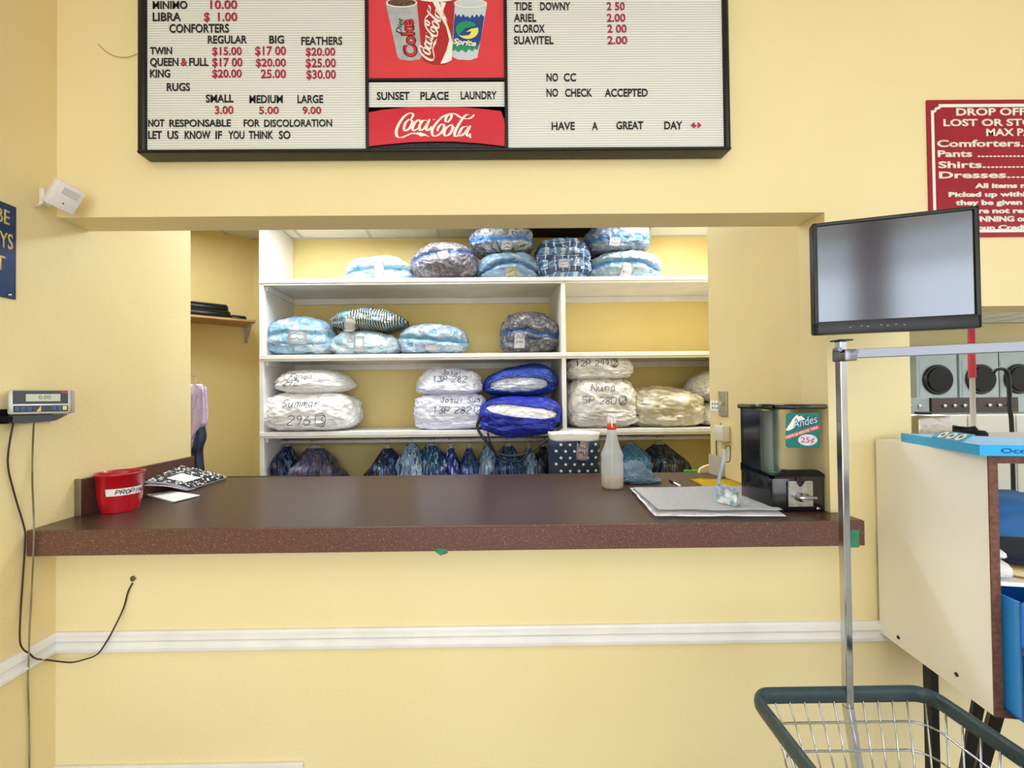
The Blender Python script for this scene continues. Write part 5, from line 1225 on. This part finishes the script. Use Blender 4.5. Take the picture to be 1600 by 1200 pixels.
# ---------------------------------------------------------------- laundry cart
GRV = mat('dark_green_vinyl', '33474C', .4, col2='2A3C42', scale=12, bump=.3, bscale=40)
CX0, CX1 = aY(1176, 1082, -.47).x, aY(1448, 1086, -.47).x; CZ = aY(1310, 1085, -.47).z; CY1, CY0 = -.47, -1.12
ca = thing('laundry_cart', 'chrome wire laundry cart with dark green rim and tall hanging rack', 'laundry cart', ((CX0+CX1)/2, -.8, 0))
def rrect(x0, x1, y0, y1, z, r, n=5):
    P_ = []
    for cx, cy, a0_ in ((x1-r, y1-r, 0), (x0+r, y1-r, 90), (x0+r, y0+r, 180), (x1-r, y0+r, 270)):
        for i in range(n+1): a_ = math.radians(a0_+90*i/n); P_.append(Vector((cx+r*math.cos(a_), cy+r*math.sin(a_), z)))
    return P_
def ringtube(bm, P_, r, n=8, squash=(1, 1)):
    rings = []; m_ = len(P_)
    for i in range(m_):
        t = (P_[(i+1) % m_]-P_[i-1]).normalized(); up = Vector((0, 0, 1)); s = t.cross(up).normalized()
        rings.append([bm.verts.new(P_[i]+up*math.cos(k*2*math.pi/n)*r*squash[0]+s*math.sin(k*2*math.pi/n)*r*squash[1]) for k in range(n)])
    for i in range(m_):
        a, b = rings[i], rings[(i+1) % m_]
        for k in range(n): bm.faces.new((a[k], a[(k+1) % n], b[(k+1) % n], b[k]))
    return bm
NX = -.10   # the rim narrows toward the viewer
def taper(P_): return [Vector((p.x+(-.09 if False else 0)+ (CY1-p.y)/(CY1-CY0)*(-.07 if p.x < (CX0+CX1)/2 else -.02), p.y, p.z)) for p in P_]
def lvl(z): 
    f = (CZ-z)/(CZ-.34); ins = .015+.075*f
    return taper(rrect(CX0+ins, CX1-ins*.8, CY0+ins, CY1-ins*.7, z, .05+.02*f, 6))
bm = B(); ringtube(bm, taper(rrect(CX0, CX1, CY0, CY1, CZ, .045, 7)), .021, 12, (1.05, .62)); obj('rim', bm, GRV, ca, True)
for z in (aY(1310, 1120, CY1).z, aY(1310, 1168, CY1-.02).z, .47, .40, .34):
    bm = B(); ringtube(bm, lvl(z), .0032, 6); obj('basket_hoop', bm, CHROME, ca, True)
top_, bot_ = lvl(CZ-.01), lvl(.34)
def per(P_, t):
    m_ = len(P_); L_ = [ (P_[(i+1) % m_]-P_[i]).length for i in range(m_)]; T_ = sum(L_); d = t*T_
    for i in range(m_):
        if d <= L_[i]: return P_[i].lerp(P_[(i+1) % m_], d/L_[i])
        d -= L_[i]
    return P_[0]
for i in range(52):
    bm = B(); tube(bm, [per(top_, i/52), per(bot_, i/52)], .0022, 6); obj('basket_wire', bm, CHROME, ca, True)
bm = B()
for i in range(12):
    f = (i+.5)/12; x = bot_[0].x*0+CX0+.1+(CX1-CX0-.2)*f; tube(bm, [(x-.02, CY0+.1, .34), (x-.02, CY1-.08, .34)], .0025, 6)
obj('basket_floor', bm, CHROME, ca, True)
pxx = aY(1322, 1085, CY1).x
RT = aY(1309, 534, CY1).z
bm = B(); SQ = .0095
box(bm, (pxx-SQ, CY1+.004-SQ*2, CZ-.03), (pxx+SQ, CY1+.004, RT), .002)
prism(bm, [(pxx-SQ, CY1+.004-SQ*2, CZ-.03), (pxx+SQ, CY1+.004-SQ*2, CZ-.03), (pxx+SQ, CY1+.004, CZ-.03), (pxx-SQ, CY1+.004, CZ-.03)], (.0, -.085, -.46)); obj('rack_pole', bm, CHROME, ca)
bm = B(); box(bm, (pxx-.017, CY1-.027, RT), (pxx+.017, CY1+.01, RT+.004)); obj('pole_cap', bm, DARK, ca)
az = aY(1322, 554, CY1).z; d1 = Vector((.295, -.16, 0)).normalized(); p0 = Vector((pxx+SQ, CY1-.01, az))
bm = pbox(p0, d1, (0, 0, 1), d1.cross(Vector((0, 0, 1))), (0, -.0125, -.008), (.75, .0125, .008), B(), .002); obj('rack_arm', bm, mat('satin_steel', '8E929C', .4, metal=.7), ca)
bm = B(); box(bm, (pxx-SQ-.003, CY1-.035, az-.02), (pxx+SQ+.012, CY1+.01, az+.012), .003)
for x_, z_ in ((pxx-.022, az+.012), (pxx+.024, az+.006)): tube(bm, [(x_, CY1-.03, z_), (x_, CY1-.012, z_)], .0065, 10)
obj('clamp', bm, mat('dark_steel', '8A8C90', .25, metal=1), ca, 'auto')
bm = B(); ringtube(bm, rrect(CX0+.06, CX1-.06, CY0+.06, CY1-.07, .14, .05, 6), .012, 8); obj('base_frame', bm, CHROME, ca, True)
for x_ in (CX0+.08, CX1-.08):
    for y_ in (CY0+.08, CY1-.09):
        bm = B(); tube(bm, [(x_, y_, .34), (x_, y_, .1)], .011, 8); obj('leg', bm, CHROME, ca, True)
        bm = B(); tube(bm, [(x_-.012, y_, .05), (x_+.012, y_, .05)], .05, 20); obj('wheel', bm, DARK, ca, True)

# ---------------------------------------------------------------- folding cabinet on legs, right
Bk = Vector((1.536, -.012, 0)); Nn = Vector((1.455, -.45, 0)); zt2, zb2 = 1.332, .59
cw = (Bk-Nn); DC = cw.length; cw.normalize(); cu_ = Vector((cw.y, -cw.x, 0))
CAB = mat('cream_laminate', 'FEFCFB', .45, col2='FAF8F5', scale=5); EDG = mat('brown_edge', '5E3A2E', .5, col2='7A5040', scale=90)
cb = thing('folding_cabinet', 'cream laminate cabinet with brown edges raised on black legs', 'cabinet', Vector((Nn.x, Nn.y, 0))+cu_*.3)
CWd = 1.1
def cbx(name, lo, hi, m, bev=.001): return obj(name, pbox(Nn, cu_, cw, (0, 0, 1), lo, hi, B(), bev), m, cb)
sp2 = cbx('side_panel', (0, .003, zb2), (.02, DC, zt2), CAB); cbx('side_panel', (CWd-.02, .003, zb2), (CWd, DC, zt2), CAB)
cbx('top_panel', (.0, .003, zt2), (CWd, DC, zt2+.003), CAB); cbx('top_core', (.02, .003, zt2-.02), (CWd-.02, DC, zt2), EDG)
cbx('bottom_panel', (.02, .003, zb2), (CWd-.02, DC, zb2+.02), EDG)
for nm, lo, hi in (('edge_strip', (-.001, -.001, zb2), (.021, .003, zt2)), ('edge_strip', (.021, -.001, zt2-.022), (CWd, .003, zt2)), ('edge_strip', (.021, -.001, zb2), (CWd, .003, zb2+.022))): cbx(nm, lo, hi, EDG, 0)
zsh = aP(1580, 914, Nn, cw).z
cbx('shelf', (.02, .02, zsh-.012), (CWd-.02, DC, zsh), CAB)
for (x, y) in ((1404, 996), (1495, 1054)):
    p_ = aP(x, y, Nn, cu_); bm = B(); lathe(bm, [(0, 0), (.007, 0), (.006, .002), (0, .003)], (0, 0, 0), 12)
    bmesh.ops.rotate(bm, verts=bm.verts, matrix=Matrix.Rotation(math.radians(-90), 3, 'Y')); bmesh.ops.translate(bm, vec=p_, verts=bm.verts); obj('screw_cap', bm, mat('dark_cap', '3A302A', .5), sp2, True)
LEG = mat('black_steel', '0B0B0C', .4)
l1 = aP(1443, 1040, Nn, cu_)+cu_*.02
bm = B(); box(bm, (l1.x-.013, l1.y-.013, 0), (l1.x+.013, l1.y+.013, zb2)); obj('leg', bm, LEG, cb)
def slant(xa, ya, xb, yb_, Y, w_):
    p_, q_ = aY(xa, ya, Y), aY(xb, yb_, Y); d_ = (q_-p_); q_ = p_+d_*((p_.z-0.0)/(p_.z-q_.z)); 
    bm = B(); tube(bm, [Vector((p_.x, p_.y, zb2)), q_], w_, 4, squash=(1, .7)); obj('leg', bm, LEG, cb)
slant(1531, 1092, 1510, 1200, -.36, .018); slant(1572, 1110, 1541, 1200, -.30, .022)
# things on and in the cabinet
BXM = mat('cyan_carton', '1CA4E8', .35, col2='14B4F4', scale=3); 
on = Vector((0, 0, zt2+.0035))
bxo = thing('softener_box', 'flat bright blue detergent carton on the cream cabinet', 'box', Nn+on+cu_*.15+cw*.2)
cp = [aZ(1432, 693, zt2), aZ(1530, 714, zt2), aZ(1640, 716, zt2), aZ(1640, 700, zt2), aZ(1500, 684, zt2)]
q0, q1 = aZ(1433, 694, zt2+.0035), aZ(1531, 712, zt2+.0035)
q2 = q1+(cu_*.36)+cw*.0; q3 = q2+cw*.20
bm = B(); prism(bm, [Vector((p_.x, p_.y, zt2+.0035)) for p_ in (q0, q1, q2, q3, q0+cw*.10+cu_*.02)], (0, 0, .03)); obj('carton', bm, BXM, bxo)
fd = (q1-q0); fd.z = 0; fd.normalize(); fn = Vector((fd.y, -fd.x, 0))
if fn.y > 0: fn = -fn
BT = mat('carton_blue_print', '0C5FA8', .4)
obj('printed_lettering', place_text(B(), 'Ocean', q0+fd*.012+Vector((0, 0, .009))+fn*.0006, fd, (0, 0, 1), fn, width=.09, cap=.012, bold=.01, th=.0004), BT, bxo)
fn2 = -cw
obj('printed_lettering', place_text(B(), 'Ocean', q1+cu_*.05+Vector((0, 0, .008))+fn2*.0006, cu_, (0, 0, 1), fn2, width=.09, cap=.014, bold=.01, th=.0004), BT, bxo)
bk_ = Vector((-fd.y, fd.x, 0)); bk_ = bk_ if bk_.x > 0 else -bk_
fv = (bk_*.8+Vector((0, 0, .6))).normalized(); fnn = fd.cross(fv); fnn = fnn if fnn.z > 0 else -fnn
f0 = q0+fd*.075+bk_*.004+Vector((0, 0, .0305))
bm = pbox(f0, fd, fv, fnn, (0, 0, 0), (.15, .036, .002), B()); fl = obj('raised_flap', bm, mat('pale_cyan_card', '38A8DC', .4), bxo)
for i in range(3):
    lt = B(); lathe(lt, [(.0065, 0), (.0065, .0008), (.0155, .0008), (.0155, 0)], (0, 0, 0), 24, caps=False); hl = B(); lathe(hl, [(0, .0006), (.0066, .0006), (.0066, 0)], (0, 0, 0), 16, caps=False)
    M = Matrix((fd, fv, fnn)).transposed()
    for b_, nm_, mm_ in ((lt, 'printed_ring', WH), (hl, 'ring_hole', DARK)):
        bmesh.ops.rotate(b_, verts=b_.verts, matrix=M); bmesh.ops.translate(b_, vec=f0+fd*(.035+.042*i)+fv*.017+fnn*.0022, verts=b_.verts); obj(nm_, b_, mm_, fl, True)
# blue tub
BT2 = mat('blue_tub_plastic', '2C96F0', .3, col2='2488E4', scale=3, coat=.3)
t0 = Nn+cu_*.025+cw*(-.05)
tb = thing('storage_tub', 'large blue plastic tub pushed into the cream cabinet', 'tub', t0+Vector((0, 0, zb2+.022)))
zt3 = zsh-.03; bm = B()
for lo, hi in (((0, 0, zb2+.0225), (.5, .006, zt3)), ((0, 0, zb2+.0225), (.006, .40, zt3)), ((.494, 0, zb2+.0225), (.5, .40, zt3)), ((0, .394, zb2+.0225), (.5, .40, zt3)), ((0, 0, zb2+.0225), (.5, .40, zb2+.03))): pbox(t0, cu_, cw, (0, 0, 1), lo, hi, bm)
obj('tub_wall', bm, BT2, tb)
bm = B(); zr = aP(1580, 1003, Nn, cw).z; pbox(t0, cu_, cw, (0, 0, 1), (-.003, -.016, zr-.01), (.503, .0, zr+.01), bm, .003); obj('tub_ridge', bm, mat('navy_blue_plastic', '0F4E9A', .3), tb)
bm = B(); pbox(t0, cu_, cw, (0, 0, 1), (-.003, -.022, zb2-.06), (.503, -.0165, zr-.0105), bm, .002); obj('tub_skirt', bm, mat('bright_blue_plastic', '1496F4', .35), tb)
# towels and cloths above
def stackcloth(name, label, cat, s0, s1, z0_, h_, m, d0=.03, d1=.3):
    bm = pillow(s1-s0, d1-d0, h_, n=14, e=(5, 3), seed=len(label) % 17, lump=.01, wr=.01)
    M = Matrix((cu_, cw, Vector((0, 0, 1)))).transposed(); bmesh.ops.rotate(bm, verts=bm.verts, matrix=M); bmesh.ops.translate(bm, vec=Nn+cu_*(s0+s1)/2+cw*(d0+d1)/2+Vector((0, 0, z0_)), verts=bm.verts)
    o = obj(name, bm, m, None, True); tag(o, label, cat)
stackcloth('folded_towel', 'folded white towel, lower one on the cabinet shelf', 'towel', .024, .080, zsh+.001, .060, TOW, .02)
stackcloth('folded_towel', 'folded white towel, upper one on the cabinet shelf', 'towel', .024, .062, zsh+.060, .035, TOW, .02)
stackcloth('folded_cloth', 'tan striped cloth folded on the cabinet shelf', 'cloth', .082, .37, zsh+.001, .036, mat('tan_cloth', 'D8C07C', .8, col2='F0E2B0', scale=20, stretch=(1, 1, 12)))
stackcloth('folded_cloth', 'navy cloth folded on top of the tan one', 'cloth', .078, .37, zsh+.037, .024, mat('navy_cloth', '16223A', .8))

# ---------------------------------------------------------------- dryer room beyond
YD = 7.0
DP = mat('dryer_enamel', 'B9C8CC', .4, col2='AEBEC2', scale=2); GLS = mat('dark_door_glass', '0C0F10', .12, spec=.25)
def DX(px, py=593): return aY(px, py, YD)
xs = [1464, 1531, 1591, 1652]
zd = DX(1500, 593).z
zt4, zb4 = DX(1500, 540).z, DX(1500, 622).z
for i, px in enumerate(xs):
    cx_ = DX(px, 593).x; c2_ = .415
    dr = thing('wall_dryer', ['pale blue wall dryer nearest the yellow wall edge', 'pale blue wall dryer behind the red broom handle', 'pale blue wall dryer at the right picture edge', 'pale blue wall dryer beyond the picture edge'][i], 'dryer', (cx_, YD, 0), 'row of round-door dryers in the far room')
    bm = B(); box(bm, (cx_-c2_, YD, 0), (cx_+c2_, YD+.7, zt4), .01); box(bm, (cx_-c2_+.05, YD-.008, zd-.42), (cx_-c2_+.065, YD, zd+.38)); obj('casing', bm, DP, dr)
    def disc(name, r, d0_, d1_, m, par):
        b_ = B(); lathe(b_, [(0, d0_), (r, d0_), (r, d1_*.6), (r*.93, d1_), (0, d1_)], (0, 0, 0), 36); bmesh.ops.rotate(b_, verts=b_.verts, matrix=Matrix.Rotation(math.radians(90), 3, 'X')); bmesh.ops.translate(b_, vec=(cx_, YD, zd), verts=b_.verts); return obj(name, b_, m, par, 'auto')
    dd = disc('door_ring', .305, 0, .05, mat('door_ring_grey', '1E2224', .3), dr); disc('door_glass', .265, .045, .075, GLS, dd)
bm = B(); box(bm, (2.6, YD+.75, 0), (13, YD+.85, ZB)); struct('wall_far', bm, PAINTB)
bm = B(); box(bm, (DX(1400).x, YD+.2, zt4), (13, YD+.75, ZB-.01)); struct('wall_far_header', bm, mat('beige_panel', 'D8CDA0', .6))
# row of washers in front
YW = 4.6
def WX(px, py=640): return aY(px, py, YW)
zw = WX(1520, 648).z
WM_ = mat('washer_enamel', 'C9C6B6', .35); WG = mat('washer_grey', '8A9088', .5, col2='7C837C', scale=5)
x = WX(1425).x-.6; k_ = 0
for k_ in range(4):
    x0_ = x+k_*.72
    wsr = thing('washing_machine', ['grey-backed top-load washer nearest the yellow wall edge', 'washer with an open steel lid under the red broom', 'washer with dark control panel under the third dryer', 'washer at the far right beyond the picture edge'][k_], 'washing machine', (x0_+.35, YW+.35, 0), 'row of washers before the dryers')
    bm = B(); box(bm, (x0_, YW, 0), (x0_+.70, YW+.65, zw), .015); obj('casing', bm, WM_, wsr)
    bm = B(); box(bm, (x0_+.01, YW+.52, zw), (x0_+.69, YW+.66, WX(1500, 622).z), .01); pnl = obj('control_panel', bm, WG if k_ < 2 else mat('brown_panel', '3A2E28', .4), wsr)
    for j in range(3):
        b_ = B(); tube(b_, [(x0_+.2+j*.16, YW+.519, zw+.12), (x0_+.2+j*.16, YW+.49, zw+.12)], .025, 12); obj('knob', b_, CHROME, pnl, True)
    bm = B(); box(bm, (x0_+.06, YW+.04, zw), (x0_+.64, YW+.5, zw+.014), .006); obj('lid', bm, mat('steel_lid', 'A8AAA8', .25, metal=.8), wsr)
# nearer table with steel toaster-like box, black bundle, blue sheet
YN = 1.5
def NXp(px, py): return aY(px, py, YN)
zt5 = NXp(1500, 692).z
tbm = thing('folding_table', 'beige folding table standing past the right side opening', 'table', (NXp(1520, 680).x+.4, YN+.4, 0))
bm = B(); box(bm, (NXp(1425, 690).x-.1, YN-.1, zt5-.03), (NXp(1600, 690).x+1.2, YN+.8, zt5), .005); obj('tabletop', bm, mat('beige_top', 'B5AA96', .4), tbm)
for a_ in (NXp(1425, 690).x, NXp(1600, 690).x+1.1):
    for b_ in (YN, YN+.7): bm = B(); box(bm, (a_-.02, b_-.02, 0), (a_+.02, b_+.02, zt5-.03)); obj('leg', bm, LEG, tbm)
x0_, x1_ = NXp(1431, 660).x, NXp(1487, 660).x; zt6 = NXp(1460, 648).z
sbx = thing('steel_box', 'dented steel box with a dark base on the beige table', 'steel box', ((x0_+x1_)/2, YN+.1, zt5))
bm = B(); box(bm, (x0_, YN-.02, zt5+.02), (x1_, YN+.22, zt6), .03); obj('steel_shell', bm, mat('dented_steel', 'B8B2A8', .25, metal=.9, bump=1, bscale=10), sbx, 'auto')
bm = B(); box(bm, (x0_+.05, YN-.0, zt5+.001), (x1_-.01, YN+.2, zt5+.02)); obj('dark_base', bm, DARK, sbx)
bm = B(); box(bm, (x0_+.11, YN+.05, zt6), (x0_+.18, YN+.12, zt6+.02), .003); obj('top_knob', bm, DARK, sbx)
bm = blob(Vector((NXp(1524, 668).x, YN+.15, zt5+.04)), .19, .12, .07, 8, .5)
for v in bm.verts: v.co.z = max(v.co.z, zt5+.001)
o = obj('black_garment', bm, mat('black_cloth', '0C0C0E', .7), None, True); tag(o, 'black garment heaped beside the dented steel box', 'clothes'); o.name = 'garment_heap'
# broom with red grip
bx0 = aY(1518, 545, 2.2)
br = thing('broom', 'broom with a red handle and pale lower shaft past the opening', 'broom', (bx0.x, 2.2, 0))
zc1, zc2 = aY(1518, 503, 2.2).z, aY(1518, 590, 2.2).z
bm = B(); tube(bm, [(bx0.x, 2.2, zc2), (bx0.x, 2.2, zc1)], .026, 12); obj('red_grip', bm, mat('red_grip', 'F0586E', .4), br, True)
bm = B(); tube(bm, [(bx0.x, 2.2, .12), (bx0.x, 2.2, zc2)], .019, 12); obj('shaft', bm, mat('pale_shaft', 'E8E2D4', .4), br, True)
bm = B(); box(bm, (bx0.x-.14, 2.16, .0), (bx0.x+.14, 2.24, .12), .01); obj('bristles', bm, mat('straw', 'B89A58', .8), br)
bm = B(); hk = lambda a_, b_: aY(a_, b_, 3.4)
pts = [hk(1551, 583), hk(1556, 578), hk(1563, 576), hk(1570, 578), hk(1575, 586), hk(1577, 610), hk(1578, 640), hk(1581, 670)]; pts.append(Vector((pts[-1].x, 3.4, .0)))
tube(bm, smoothpts(pts, 4), .02, 8); o = obj('hose', bm, mat('black_rubber', '17181A', .5), None, True); tag(o, 'black hose arching up between two far dryers', 'hose')
# blue-white bedding seen through the open back of the cabinet
yb2 = .75
hc1 = aY(1585, 815, yb2)
hz0 = aY(1590, 870, yb2).z
tb2 = thing('rolling_hamper', 'grey canvas hamper seen through the cabinet opening', 'hamper', (hc1.x+.3, yb2+.35, 0))
bm = B(); box(bm, (hc1.x-.12, yb2, .15), (hc1.x+.75, yb2+.6, hz0), .02); obj('canvas_body', bm, mat('grey_canvas', '6A665A', .8, col2='504C42', scale=6, bump=1.2, bscale=6), tb2)
for a_ in (hc1.x-.06, hc1.x+.69):
    for b_ in (yb2+.07, yb2+.53): bm = B(); tube(bm, [(a_-.015, b_, .05), (a_+.015, b_, .05)], .05, 16); obj('wheel', bm, DARK, tb2, True); 
bm = B(); box(bm, (hc1.x-.08, yb2+.06, .09), (hc1.x+.71, yb2+.54, .15)); obj('base', bm, DARK, tb2)
bm = pillow(.9, .5, aY(1590, 790, yb2).z-hz0, n=16, e=(3.5, 2.4), seed=4, lump=.05, wr=.02); bmesh.ops.translate(bm, vec=(hc1.x+.3, yb2+.3, hz0), verts=bm.verts)
lay = bm.verts.layers.float['band']
for v in bm.verts: v[lay] = 1 if v.co.z > hz0+.05 else 0
o = obj('bedding', bm, mat('pale_green_bedding', 'BCC8BC', .8, band='3A78C0'), None, True); tag(o, 'blue and pale green bedding piled in the grey hamper', 'bedding')
